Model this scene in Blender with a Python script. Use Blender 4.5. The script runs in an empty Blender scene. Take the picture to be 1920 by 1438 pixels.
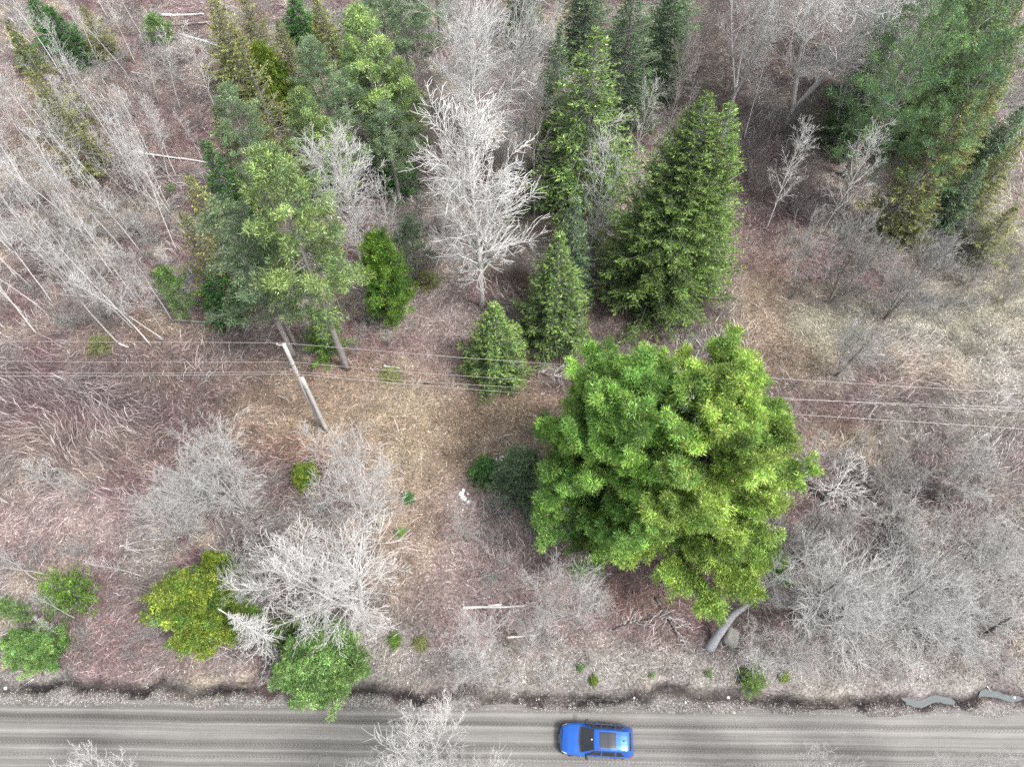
import bpy, math, random
import numpy as np
from math import radians as R, sin, cos, pi, tan, atan2, sqrt

# ------------------------------------------------------------------ camera, sky, sun
SC = bpy.context.scene
TILT = R(30.0); H = 49.0; F = 1331.25; CX, CY = 960.0, 719.0
SC.render.resolution_x, SC.render.resolution_y = 1024, 766
cd = bpy.data.cameras.new('camera'); cam = bpy.data.objects.new('camera', cd)
SC.collection.objects.link(cam)
cam.location = (0, 0, H); cam.rotation_euler = (TILT, 0, 0)
cd.sensor_width = 36.0; cd.lens = F / 1920.0 * 36.0; cd.clip_end = 2000; cd.clip_start = 0.5
SC.camera = cam

SUN_EL, SUN_AZ = R(58), R(118)          # azimuth measured clockwise from +Y (image up): sun lies to the lower right
wd = bpy.data.worlds.new('World'); SC.world = wd; wd.use_nodes = True
nt = wd.node_tree; nt.nodes.clear()
wo = nt.nodes.new('ShaderNodeOutputWorld'); bg = nt.nodes.new('ShaderNodeBackground')
sk = nt.nodes.new('ShaderNodeTexSky'); sk.sky_type = 'NISHITA'; sk.sun_disc = False
sk.sun_elevation = SUN_EL; sk.sun_rotation = SUN_AZ
sk.dust_density = 4.0; sk.air_density = 1.0; sk.ozone_density = 1.0
hs = nt.nodes.new('ShaderNodeHueSaturation'); hs.inputs['Saturation'].default_value = 0.35
nt.links.new(sk.outputs[0], hs.inputs['Color']); nt.links.new(hs.outputs[0], bg.inputs['Color'])
bg.inputs['Strength'].default_value = 0.12; nt.links.new(bg.outputs[0], wo.inputs['Surface'])
sl = bpy.data.lights.new('sun', 'SUN'); sl.energy = 1.5; sl.angle = R(10); sl.color = (1, .975, .93)
so = bpy.data.objects.new('sun', sl); SC.collection.objects.link(so); so.location = (40, -30, 80)
so.rotation_euler = (pi / 2 - SUN_EL, 0, pi - SUN_AZ)
SC.view_settings.view_transform = 'Standard'; SC.view_settings.look = 'None'
SC.view_settings.gamma = 1.0; SC.view_settings.exposure = 1.40
SC.render.engine = 'CYCLES'
SC.cycles.max_bounces = 5; SC.cycles.diffuse_bounces = 3; SC.cycles.transmission_bounces = 2
SC.cycles.glossy_bounces = 2; SC.cycles.use_adaptive_sampling = False; SC.cycles.use_denoising = False

# ------------------------------------------------------------------ geometry of the view
def P(px, py, z=0.0):
    """world point on the sight line of photo pixel (px, py) at height z"""
    dx, dy = (px - CX) / F, (py - CY) / F
    dz = -cos(TILT) - dy * sin(TILT); t = (H - z) / -dz
    return (t * dx, t * (sin(TILT) - dy * cos(TILT)), z)
def W2P(x, y, z=0.0):
    v = z - H
    dep = y * sin(TILT) - v * cos(TILT); up = y * cos(TILT) + v * sin(TILT)
    return CX + F * x / dep, CY - F * up / dep

def _h(i, j, s):
    n = (i.astype(np.int64) * 374761393 + j.astype(np.int64) * 668265263 + s * 2147483647 % 1000003 * 7919) & 0xffffffff
    n = ((n ^ (n >> 13)) * 1274126177) & 0xffffffff
    return ((n ^ (n >> 16)) & 0xffff) / 65535.0
def noise(x, y, s=0):
    x = np.asarray(x, float); y = np.asarray(y, float)
    i, j = np.floor(x), np.floor(y); u, v = x - i, y - j
    u, v = u * u * (3 - 2 * u), v * v * (3 - 2 * v)
    a, b, c, d = _h(i, j, s), _h(i + 1, j, s), _h(i, j + 1, s), _h(i + 1, j + 1, s)
    return (a * (1 - u) + b * u) * (1 - v) + (c * (1 - u) + d * u) * v
def fbm(x, y, s=0, o=4):
    t, a, n = 0, 1, 0
    for k in range(o):
        t = t + a * noise(np.asarray(x) * 2 ** k + 17.3 * k, np.asarray(y) * 2 ** k + 9.1 * k, s + k); n += a; a *= .5
    return t / n
ROAD_SLOPE = -0.012
def road_y(x): return np.asarray(x) * ROAD_SLOPE      # how the road drifts across the frame
def gz(x, y):
    x = np.asarray(x, float); y = np.asarray(y, float)
    yy = y - road_y(x)
    f = np.clip((yy - 6.2) / 5.0, 0, 1)
    z = f * (fbm(x / 9, y / 9, 5) - .5) * .9 + f * (fbm(x / 2.2, y / 2.2, 9, 3) - .5) * .22
    w = yy + (fbm(x / 1.6, x * 0 + 3, 12, 4) - .5) * 1.3
    d = np.exp(-((w - 5.55) / .42) ** 2) * .42 + np.exp(-((yy + 7.2) / 1.0) ** 2) * .5
    return z - d

# ------------------------------------------------------------------ materials
def new_mat(name):
    m = bpy.data.materials.new(name); m.use_nodes = True; t = m.node_tree; t.nodes.clear()
    o = t.nodes.new('ShaderNodeOutputMaterial'); return m, t, o
def foliage_mat(name, c1, c2, c3, trans=.3, rough=.6, vlo=.82, vhi=1.2):
    """needles: the point attribute tint (r = mix to new growth, g = brightness)"""
    m, t, o = new_mat(name); N, L = t.nodes, t.links
    at = N.new('ShaderNodeAttribute'); at.attribute_name = 'tint'
    sp = N.new('ShaderNodeSeparateColor'); L.new(at.outputs['Color'], sp.inputs[0])
    mx = N.new('ShaderNodeMix'); mx.data_type = 'RGBA'; L.new(sp.outputs[0], mx.inputs[0])
    mx.inputs[6].default_value = (*c1, 1); mx.inputs[7].default_value = (*c2, 1)
    mx2 = N.new('ShaderNodeMix'); mx2.data_type = 'RGBA'; L.new(sp.outputs[2], mx2.inputs[0])
    L.new(mx.outputs[2], mx2.inputs[6]); mx2.inputs[7].default_value = (*c3, 1)
    oi = N.new('ShaderNodeObjectInfo'); hv = N.new('ShaderNodeHueSaturation')
    mr = N.new('ShaderNodeMapRange'); mr.inputs[3].default_value = vlo; mr.inputs[4].default_value = vhi
    L.new(oi.outputs['Random'], mr.inputs[0])
    ml = N.new('ShaderNodeMath'); ml.operation = 'MULTIPLY'; L.new(mr.outputs[0], ml.inputs[0]); L.new(sp.outputs[1], ml.inputs[1])
    m2 = N.new('ShaderNodeMath'); m2.operation = 'MULTIPLY'; L.new(ml.outputs[0], m2.inputs[0]); m2.inputs[1].default_value = 2.9
    L.new(mx2.outputs[2], hv.inputs['Color']); L.new(m2.outputs[0], hv.inputs['Value'])
    p = N.new('ShaderNodeBsdfPrincipled'); L.new(hv.outputs[0], p.inputs['Base Color']); p.inputs['Roughness'].default_value = rough
    p.inputs['Specular IOR Level'].default_value = .35
    tr = N.new('ShaderNodeBsdfTranslucent'); L.new(hv.outputs[0], tr.inputs['Color'])
    ms = N.new('ShaderNodeMixShader'); ms.inputs[0].default_value = trans
    L.new(p.outputs[0], ms.inputs[1]); L.new(tr.outputs[0], ms.inputs[2]); L.new(ms.outputs[0], o.inputs[0])
    return m
def bark_mat(name, a, b, scale=3.0, rough=.85, stretch=.25, dark=None, var=.25):
    m, t, o = new_mat(name); N, L = t.nodes, t.links
    tc = N.new('ShaderNodeTexCoord'); mp = N.new('ShaderNodeMapping'); mp.inputs['Scale'].default_value = (1, 1, stretch)
    L.new(tc.outputs['Object'], mp.inputs[0])
    nz = N.new('ShaderNodeTexNoise'); nz.inputs['Scale'].default_value = scale; nz.inputs['Detail'].default_value = 6; nz.inputs['Roughness'].default_value = .7
    L.new(mp.outputs[0], nz.inputs['Vector'])
    cr = N.new('ShaderNodeValToRGB'); e = cr.color_ramp.elements
    e[0].position = .33; e[0].color = (*a, 1); e[1].position = .67; e[1].color = (*b, 1)
    if dark:
        k = cr.color_ramp.elements.new(.28); k.color = (*dark, 1); e[0].position = .24 if e[0].position > .3 else e[0].position
    L.new(nz.outputs[0], cr.inputs[0])
    oi = N.new('ShaderNodeObjectInfo'); hv = N.new('ShaderNodeHueSaturation')
    mr = N.new('ShaderNodeMapRange'); mr.inputs[3].default_value = 1 - var; mr.inputs[4].default_value = 1 + var * .6
    L.new(oi.outputs['Random'], mr.inputs[0]); L.new(mr.outputs[0], hv.inputs['Value']); L.new(cr.outputs[0], hv.inputs['Color'])
    p = N.new('ShaderNodeBsdfPrincipled'); L.new(hv.outputs[0], p.inputs['Base Color']); p.inputs['Roughness'].default_value = rough
    p.inputs['Specular IOR Level'].default_value = .25
    bp = N.new('ShaderNodeBump'); bp.inputs['Strength'].default_value = .5; bp.inputs['Distance'].default_value = .03
    L.new(nz.outputs[0], bp.inputs['Height']); L.new(bp.outputs[0], p.inputs['Normal']); L.new(p.outputs[0], o.inputs[0])
    return m
def attr_mat(name, rough=.9, trans=0.0, gain=1.0):
    """colour straight from the point attribute tint (each leaf or stalk has its own)"""
    m, t, o = new_mat(name); N, L = t.nodes, t.links
    at = N.new('ShaderNodeAttribute'); at.attribute_name = 'tint'
    p = N.new('ShaderNodeBsdfPrincipled'); L.new(at.outputs['Color'], p.inputs['Base Color']); p.inputs['Roughness'].default_value = rough
    p.inputs['Specular IOR Level'].default_value = .2
    L.new(p.outputs[0], o.inputs[0]); return m
def plain(name, c, rough=.5, metal=0.0, coat=0.0, spec=.5, bump=0.0, bscale=20, var=.0):
    m, t, o = new_mat(name); N, L = t.nodes, t.links
    p = N.new('ShaderNodeBsdfPrincipled'); p.inputs['Base Color'].default_value = (*c, 1); p.inputs['Roughness'].default_value = rough
    p.inputs['Metallic'].default_value = metal; p.inputs['Coat Weight'].default_value = coat; p.inputs['Coat Roughness'].default_value = .06
    p.inputs['Specular IOR Level'].default_value = spec
    tc = N.new('ShaderNodeTexCoord'); nz = N.new('ShaderNodeTexNoise'); nz.inputs['Scale'].default_value = bscale; nz.inputs['Detail'].default_value = 5
    L.new(tc.outputs['Object'], nz.inputs['Vector'])
    if bump:
        bp = N.new('ShaderNodeBump'); bp.inputs['Strength'].default_value = bump; bp.inputs['Distance'].default_value = .02
        L.new(nz.outputs[0], bp.inputs['Height']); L.new(bp.outputs[0], p.inputs['Normal'])
    if var:
        mx = N.new('ShaderNodeMix'); mx.data_type = 'RGBA'; L.new(nz.outputs[0], mx.inputs[0])
        mx.inputs[6].default_value = (*[k * (1 - var) for k in c], 1); mx.inputs[7].default_value = (*[min(1, k * (1 + var)) for k in c], 1)
        L.new(mx.outputs[2], p.inputs['Base Color'])
    L.new(p.outputs[0], o.inputs[0]); return m

M = {}
# needles: deep colour, new growth colour, dead / mossy colour
M['spruce']   = foliage_mat('spruce_needles', (.046, .092, .034), (.150, .225, .058), (.14, .12, .06))
M['blue']     = foliage_mat('blue_spruce_needles', (.058, .108, .062), (.140, .205, .090), (.13, .13, .09))
M['sparse']   = foliage_mat('patchy_pine_needles', (.045, .095, .052), (.130, .205, .075), (.17, .15, .08))
M['dark']     = foliage_mat('fir_needles', (.022, .080, .020), (.060, .160, .030), (.10, .09, .05))
M['pine']     = foliage_mat('pine_needles', (.090, .145, .070), (.230, .310, .100), (.20, .17, .09))
M['greypine'] = foliage_mat('grey_pine_needles', (.095, .145, .088), (.170, .240, .120), (.19, .17, .12))
M['wpine_g']  = foliage_mat('white_pine_needles', (.070, .155, .040), (.235, .365, .090), (.22, .20, .06), trans=.38, vlo=1.12, vhi=1.16)
M['wpine_y']  = foliage_mat('white_pine_needles_yellowish', (.078, .155, .040), (.290, .380, .095), (.30, .24, .06), trans=.38, vlo=1.12, vhi=1.16)
M['cedar']    = foliage_mat('cedar_scales', (.048, .120, .024), (.215, .265, .040), (.20, .16, .05))
M['yew']      = foliage_mat('hemlock_needles', (.035, .090, .018), (.120, .200, .030), (.16, .13, .04))
M['olive']    = foliage_mat('mossy_needles', (.095, .110, .040), (.200, .215, .070), (.19, .16, .10))
M['green']    = foliage_mat('bright_needles', (.050, .115, .038), (.165, .255, .080), (.18, .16, .07))
# barks
M['bark_grey'] = bark_mat('grey_bark', (.16, .15, .14), (.36, .34, .32))
M['bark_pine'] = bark_mat('pine_bark', (.20, .18, .17), (.42, .39, .38), scale=7, stretch=.5)
M['bark_dark'] = bark_mat('dark_bark', (.05, .047, .045), (.17, .16, .155), scale=6)
M['bark_aspen'] = bark_mat('aspen_bark', (.40, .385, .36), (.60, .58, .54), scale=5)
M['bark_birch'] = bark_mat('birch_bark', (.52, .51, .49), (.74, .72, .69), scale=5, stretch=2)
M['twig_white'] = bark_mat('pale_twigs', (.46, .45, .435), (.70, .685, .66), scale=1.2, stretch=1)
M['twig_grey'] = bark_mat('grey_twigs', (.25, .245, .235), (.44, .43, .415), scale=1.2, stretch=1)
M['twig_brown'] = bark_mat('brown_twigs', (.15, .13, .125), (.27, .245, .235), scale=1.2, stretch=1)
M['twig_mauve'] = bark_mat('mauve_twigs', (.20, .15, .15), (.33, .26, .26), scale=1.2, stretch=1)
M['twig_lichen'] = bark_mat('lichen_twigs', (.27, .27, .22), (.42, .42, .34), scale=1.2, stretch=1)
M['twig_bright'] = bark_mat('bright_twigs', (.46, .45, .435), (.66, .645, .625), scale=1.2, stretch=1, var=.06)
M['twig_crown'] = bark_mat('white_crown_twigs', (.52, .51, .495), (.71, .70, .68), scale=1.2, stretch=1, var=.06)
M['bleached'] = bark_mat('bleached_wood', (.52, .51, .50), (.78, .77, .75), scale=3)
M['twig_mid'] = bark_mat('ash_twigs', (.40, .395, .385), (.64, .63, .615), scale=1.2, stretch=1)
M['litter'] = attr_mat('leaf_litter', .9)
M['straw'] = attr_mat('dead_stalks', .85)

# ------------------------------------------------------------------ mesh helpers
def mesh(name, V, Fc, mat, tint=None, smooth=False):
    """Fc: list of (n,k) int arrays"""
    me = bpy.data.meshes.new(name); V = np.asarray(V, np.float32)
    if not isinstance(Fc, (list, tuple)): Fc = [Fc]
    Fc = [f for f in Fc if len(f)]
    loops = np.concatenate([f.ravel() for f in Fc]).astype(np.int32)
    cnt = np.concatenate([np.full(len(f), f.shape[1]) for f in Fc]).astype(np.int32)
    st = np.concatenate([[0], np.cumsum(cnt)[:-1]]).astype(np.int32)
    me.vertices.add(len(V)); me.vertices.foreach_set('co', V.ravel())
    me.loops.add(len(loops)); me.loops.foreach_set('vertex_index', loops)
    me.polygons.add(len(cnt)); me.polygons.foreach_set('loop_start', st); me.polygons.foreach_set('loop_total', cnt)
    me.update(calc_edges=True)
    if smooth: me.polygons.foreach_set('use_smooth', np.ones(len(cnt), bool))
    if tint is not None:
        a = me.attributes.new('tint', 'FLOAT_COLOR', 'POINT')
        c = np.ones((len(V), 4), np.float32); c[:, :3] = tint; a.data.foreach_set('color', c.ravel())
    me.materials.append(mat); return me
def wood(name, tv, tf, tm, bv, bf, bm):
    """trunk and its limbs: one part, two barks"""
    n = sum(len(a) for a in tf); V, Fs = np.concatenate([tv, bv]), list(tf) + [bf + len(tv)]
    me = mesh(name, V, Fs, tm); me.materials.append(bm); k = len(bf)
    idx = np.zeros(n + k, np.int32); idx[n:] = 1; me.polygons.foreach_set('material_index', idx)
    me.polygons.foreach_set('use_smooth', idx == 0); return me
def obj(name, me, parent=None, loc=None):
    o = bpy.data.objects.new(name, me); SC.collection.objects.link(o)
    if parent is not None: o.parent = parent
    if loc is not None: o.location = loc
    return o
def tag(o, label=None, cat=None, group=None, kind=None):
    if label: o['label'] = label
    if cat: o['category'] = cat
    if group: o['group'] = group
    if kind: o['kind'] = kind
    return o
def nrm(v): return v / np.maximum(np.linalg.norm(v, axis=-1, keepdims=True), 1e-9)
def perp(D, rng=None):
    a = np.where(np.abs(D[:, 2:3]) < .9, np.array([[0, 0, 1.]]), np.array([[1., 0, 0]]))
    u = nrm(np.cross(D, a)); return u, np.cross(D, u)
def prisms(segs, k=3):
    """segs (n,8): p0, p1, r0, r1 -> thin tapered prisms"""
    S = np.asarray(segs, float); p0, p1, r0, r1 = S[:, 0:3], S[:, 3:6], S[:, 6], S[:, 7]
    D = nrm(p1 - p0); u, v = perp(D); n = len(S)
    V = np.zeros((n, 2 * k, 3)); fs = []
    for i in range(k):
        a = 2 * pi * i / k; d = u * cos(a) + v * sin(a)
        V[:, i] = p0 + d * r0[:, None]; V[:, k + i] = p1 + d * r1[:, None]
    b = np.arange(n)[:, None] * 2 * k
    for i in range(k):
        j = (i + 1) % k; fs.append(b + np.array([[i, j, k + j, k + i]]))
    return V.reshape(-1, 3), np.concatenate(fs)
def tube(pts, rad, k=8, cap=True):
    P_ = np.asarray(pts, float); n = len(P_); rad = np.asarray(rad, float)
    T = np.gradient(P_, axis=0); T = nrm(T); V = []
    ref = np.array([1., 0, 0]) if abs(T[0][0]) < .8 else np.array([0, 1., 0])
    for i in range(n):
        u = np.cross(T[i], ref); u /= np.linalg.norm(u); v = np.cross(T[i], u); ref = -np.cross(T[i], u) * 0 + ref
        for j in range(k):
            a = 2 * pi * j / k; V.append(P_[i] + (u * cos(a) + v * sin(a)) * rad[i])
    Fq = [[i * k + j, i * k + (j + 1) % k, (i + 1) * k + (j + 1) % k, (i + 1) * k + j] for i in range(n - 1) for j in range(k)]
    fs = [np.array(Fq)]
    if cap: fs.append(np.array([list(range(k))[::-1], [(n - 1) * k + j for j in range(k)]]))
    return np.array(V), fs
def join(parts):
    V, Fs, o = [], {}, 0
    for v, f in parts:
        if not isinstance(f, (list, tuple)): f = [f]
        V.append(v)
        for a in f: Fs.setdefault(a.shape[1], []).append(a + o)
        o += len(v)
    return np.concatenate(V), [np.concatenate(a) for a in Fs.values()]
def leaves(Pb, D, L, W, rng):
    """thin needles / leaves: one triangle each"""
    n = len(Pb); rv = rng.normal(size=(n, 3)); S = nrm(np.cross(D, rv)) * (W[:, None] / 2)
    V = np.zeros((n, 3, 3)); V[:, 0] = Pb - S; V[:, 1] = Pb + S; V[:, 2] = Pb + D * L[:, None]
    return V.reshape(-1, 3), np.arange(3 * n).reshape(-1, 3)

# ------------------------------------------------------------------ conifers
def spruce(name, h, r, mat, bark, seed, cb=.06, dz=.26, nb=7, up=22, low=-14, dens=1.0, power=.85, leaf=.17, wid=.070, gap=.0, dead=.06, rag=.18, tr=.012, bare=.0, tipg=.55, barkv='bark_grey', taper=0):
    """cone of whorled branches, each a flat spray of needle twigs"""
    g = np.random.default_rng(seed)
    o, az, Ln, el, tint, zz = [], [], [], [], [], []
    z = cb * h
    while z < h - .12:
        f = min(1.0, (h - z) / (h * (1 - cb))); rad = r * f ** power
        if taper: rad *= min(1, .45 + (z / h - cb) / taper * .55)
        n = max(4, int(nb * (.55 + .45 * f) + .5)); a0 = g.uniform(0, 6.28)
        for i in range(n):
            if g.random() < gap: continue
            o.append(z + g.uniform(-.1, .1)); az.append(a0 + 6.2832 * i / n + g.normal(0, .22))
            Ln.append(max(.12, rad * (1 + g.normal(0, rag)))); el.append(R(low + (up - low) * (1 - f) ** .8 + g.normal(0, 6)))
            zz.append(f)
        z += dz * (.55 + .6 * f) * g.uniform(.85, 1.15)
    o = np.array(o); az = np.array(az); Ln = np.array(Ln); el = np.array(el); zz = np.array(zz); B = len(o)
    bt = np.clip(g.normal(.5, .11, B), .28, .8)
    bare_b = g.random(B) < dead
    # branch sticks
    rd = np.stack([np.cos(az), np.sin(az), 0 * az], 1)
    def pt(b, s):
        Lb = Ln[b] * s; zc = o[b] + Lb * np.sin(el[b]) + Ln[b] * .22 * s ** 2.2 - Ln[b] * .06
        return rd[b] * (Lb * np.cos(el[b]))[:, None] + np.stack([0 * zc, 0 * zc, zc], 1)
    ids = np.arange(B); sg = []
    for a, b_ in ((0, .35), (.35, .7), (.7, 1)):
        r_ = .006 + .010 * Ln
        sg.append(np.concatenate([pt(ids, np.full(B, a)), pt(ids, np.full(B, b_)), (r_ * (1 - a))[:, None] + .004, (r_ * (1 - b_))[:, None] + .004], 1))
    bv, bf = prisms(np.concatenate(sg), 3)
    # lateral twigs
    cnt = np.maximum(4, (Ln * 8.0 * dens).astype(int)); b = np.repeat(ids, cnt)
    s = g.random(len(b)) ** .8 * (1 - max(bare, .12)) + max(bare, .12)
    s = np.clip(s, 0, 1.0); base = pt(b, s); side = np.where(g.random(len(b)) < .5, 1, -1)
    ang = az[b] + side * g.uniform(.45, 1.15, len(b)); ll = (.10 + .42 * (1 - s) * Ln[b] * .75 + .10 * Ln[b] * .5) * g.uniform(.6, 1.15, len(b))
    ll = np.minimum(ll, .85)
    tip = g.random(len(b)) < .15; ang = np.where(tip, az[b] + g.normal(0, .2, len(b)), ang)
    ld = np.stack([np.cos(ang), np.sin(ang), np.tan(el[b]) * .5 + g.normal(0, .13, len(b))], 1); ld = nrm(ld)
    keep = ~bare_b[b] | (g.random(len(b)) < .25)
    b, s, base, ld, ll = b[keep], s[keep], base[keep], ld[keep], ll[keep]
    k = np.maximum(3, (ll * 17 * dens).astype(int)); j = np.repeat(np.arange(len(b)), k)
    t = g.random(len(j)) ** .85; lp = base[j] + ld[j] * (ll[j] * t)[:, None]
    dd = nrm(ld[j] * 1.0 + g.normal(0, .5, (len(j), 3)) + np.array([0, 0, .18]))
    lt = np.clip(g.normal(0, .08, len(b)), -.2, .2)
    LV, LF = leaves(lp, dd, g.uniform(.7, 1.3, len(j)) * leaf, g.uniform(.7, 1.3, len(j)) * wid, g)
    newg = np.clip((s[j] + t * .35 - .55) * 1.3 * tipg + (1 - zz[b[j]]) * .35 + g.normal(0, .12, len(j)), 0, 1)
    dd_ = np.clip(g.random(len(j)) * 1.0 - (1 - dead * 1.5) + (s[j] < .35) * .25, 0, 1)
    tn = np.stack([newg, np.clip((bt[b[j]] + lt[j]) * g.lognormal(0, .38, len(j)), .08, 1.6), dd_], 1); tn = np.repeat(tn, 3, 0)
    crown = mesh(name + '_crown', LV, LF, M[mat], tn)
    tz = np.linspace(-.3, h * .99, 14); wob = g.normal(0, .02, (14, 2)).cumsum(0) * .5
    trp = np.stack([wob[:, 0], wob[:, 1], tz], 1); rr = np.linspace(h * tr, .015, 14); rr[0] *= 1.35
    trunk = wood(name + '_trunk', *tube(trp, rr, 8), M[bark], bv, bf, M[barkv])
    return [('trunk', trunk), ('crown', crown)]

def pine(name, h, r, mat, seed, cb=.35, dz=.75, nb=5, up=40, low=5, puff=.34, npuff=6, nneedle=26, bark='bark_pine', twig='bark_grey', rag=.25, power=.6, dead=3, nl=.17, nw=.028, ramp=.0, tr=.0125, round_=.5, subs=5, az_fn=None, tint0=.5):
    """whorled limbs that carry needle puffs at their ends; bare dead limbs under the crown"""
    g = np.random.default_rng(seed); segs = []; PC, PR, PT, PO = [], [], [], []
    def walk(p, d, L, n, r0, r1, trop, jit):
        pts = [p]; 
        for i in range(n):
            d = d + g.normal(0, jit, 3); d[2] += trop; d = d / np.linalg.norm(d)
            q = pts[-1] + d * (L / n)
            a, b_ = r0 + (r1 - r0) * i / n, r0 + (r1 - r0) * (i + 1) / n
            segs.append([*pts[-1], *q, a, b_]); pts.append(q)
        return pts, d
    z = cb * h
    while z < h - .3:
        f = min(1.0, (h - z) / (h * (1 - cb))); prof = f ** power * (1 - round_ * max(0, f - .65) / .35 * .6)
        n = max(3, nb + int(g.integers(-1, 2))); a0 = g.uniform(0, 6.28)
        for i in range(n):
            a = a0 + 6.2832 * i / n + g.normal(0, .3); L = r * prof * (1 + g.normal(0, rag))
            if az_fn: L *= az_fn(a)
            L = max(.35, L); e = R(low + (up - low) * (1 - f) + g.normal(0, 7))
            d = np.array([cos(a) * cos(e), sin(a) * cos(e), sin(e)]); nn = max(3, int(L / .7))
            br = np.clip(g.normal(tint0, .09), .3, .8); yel = np.clip(g.normal(.45, .3), 0, 1)
            pts, dE = walk(np.array([0, 0, z]), d, L, nn, .012 + .011 * L, .010, .05, .07)
            m = max(2, int(L * subs / 2.2))
            for q in range(m):
                s = g.uniform(.32, 1.0) if L > 1 else g.uniform(.1, 1)
                idx = s * nn; i0 = min(nn - 1, int(idx)); pb = pts[i0] + (pts[i0 + 1] - pts[i0]) * (idx - i0)
                sd = 1 if q % 2 else -1; aa = a + sd * g.uniform(.35, 1.0); ee = e * .6 + g.uniform(.05, .45)
                l2 = max(.25, (L * .34) * (1.25 - s) * g.uniform(.7, 1.3))
                p2, _ = walk(pb, np.array([cos(aa) * cos(ee), sin(aa) * cos(ee), sin(ee)]), l2, 2, .012, .006, .08, .1)
                kk = max(1, int(npuff * l2 / 1.1 + .5))
                for w in range(kk):
                    t = (w + 1) / kk; c = p2[1] + (p2[2] - p2[1]) * (t * 2 - 1) if t > .5 else p2[0] + (p2[1] - p2[0]) * t * 2
                    PC.append(c + g.normal(0, .10, 3)); PR.append(puff * g.uniform(.65, 1.25)); PT.append((br * g.lognormal(0, .3), np.clip(yel + g.normal(0, .25), 0, 1))); PO.append(p2[2] - p2[0])
            PC.append(pts[-1]); PR.append(puff * 1.1); PT.append((br, yel)); PO.append(dE)
        z += dz * (.45 + .75 * f) * g.uniform(.8, 1.2)
    PC.append(np.array([0, 0, h])); PR.append(puff); PT.append((tint0, .8)); PO.append(np.array([0, 0, 1.]))
    for q in range(dead):
        zz = h * cb * g.uniform(.35, 1.05); a = g.uniform(0, 6.28); L = r * g.uniform(.25, .7)
        pts, _ = walk(np.array([0, 0, zz]), np.array([cos(a), sin(a), g.uniform(-.2, .15)]), L, 4, .035, .010, -.02, .12)
        for w in range(4):
            aa = a + g.normal(0, .9); walk(pts[1 + w % 3], np.array([cos(aa), sin(aa), g.uniform(-.2, .2)]), L * .35, 2, .012, .006, 0, .2)
    PC = np.array(PC); PR = np.array(PR); PT = np.array(PT); PO = nrm(np.array(PO))
    k = nneedle; j = np.repeat(np.arange(len(PC)), k); n = len(j)
    rv = nrm(g.normal(size=(n, 3)) + PO[j] * .55 + np.array([0, 0, .55]))
    base = PC[j] + rv * (PR[j] * g.random(n) ** .5 * .85)[:, None]
    dd = nrm(rv + g.normal(0, .35, (n, 3)))
    LV, LF = leaves(base, dd, g.uniform(.7, 1.3, n) * nl, g.uniform(.7, 1.3, n) * nw, g)
    newg = np.clip(.15 + PT[j, 1] * .75 + g.normal(0, .16, n), 0, 1)
    dd_ = (g.random(n) < .05) * .8
    tn = np.repeat(np.stack([newg, np.clip(PT[j, 0] * g.lognormal(0, .38, n), .08, 1.6), dd_], 1), 3, 0)
    crown = mesh(name + '_crown', LV, LF, M[mat], tn)
    bv, bf = prisms(segs, 4)
    tz = np.linspace(-.3, h * .99, 16); wob = g.normal(0, .035, (16, 2)).cumsum(0); wob -= wob[0]
    wob *= 0.6; rr = np.linspace(h * tr, .03, 16); rr[0] *= 1.3
    trunk = wood(name + '_trunk', *tube(np.stack([wob[:, 0] * .3, wob[:, 1] * .3, tz], 1), rr, 9), M[bark], bv, bf, M[twig])
    return [('trunk', trunk), ('crown', crown)]

# ------------------------------------------------------------------ bare broadleaved trees
class Rnd(random.Random): pass
def grow(segs, g, p, d, L, r0, r1, n, trop, jit, kids, depth):
    """kids: list of (count, angle, length ratio, segments) per level"""
    x, y, z = p; dx, dy, dz = d; st = L / n; G = g.gauss; path = []
    for i in range(n):
        dx += G(0, jit); dy += G(0, jit); dz += G(0, jit) + trop
        m = 1 / sqrt(dx * dx + dy * dy + dz * dz + 1e-9); dx *= m; dy *= m; dz *= m
        X, Y, Z = x + dx * st, y + dy * st, z + dz * st
        a = r0 + (r1 - r0) * i / n; b = r0 + (r1 - r0) * (i + 1) / n
        segs.append((x, y, z, X, Y, Z, a, b)); path.append((X, Y, Z, dx, dy, dz, b)); x, y, z = X, Y, Z
    if depth < len(kids):
        c, ang, lr, sn = kids[depth]
        c = max(1, int(c * g.uniform(.75, 1.25) + .5))
        for q in range(c):
            s = g.uniform(.18, 1.0); k = min(n - 1, int(s * n)); X, Y, Z, ax, ay, az_, rb = path[k]
            px_, py_, pz_ = (path[k - 1][:3] if k else p); f = g.random()
            X, Y, Z = px_ + (X - px_) * f, py_ + (Y - py_) * f, pz_ + (Z - pz_) * f
            vx, vy, vz = G(0, 1), G(0, 1), G(0, 1) * .8; dt = vx * ax + vy * ay + vz * az_
            vx -= dt * ax; vy -= dt * ay; vz -= dt * az_; m = 1 / sqrt(vx * vx + vy * vy + vz * vz + 1e-6)
            an = ang * g.uniform(.7, 1.3); ca, sa = cos(an), sin(an) * m
            l2 = L * lr * (1.15 - .6 * s) * g.uniform(.7, 1.3)
            grow(segs, g, (X, Y, Z), (ax * ca + vx * sa, ay * ca + vy * sa, az_ * ca + vz * sa), l2, max(r1, rb * .58), max(r1 * .7, MINR), sn, trop, jit * 1.15, kids, depth + 1)
MINR = .007
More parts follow.
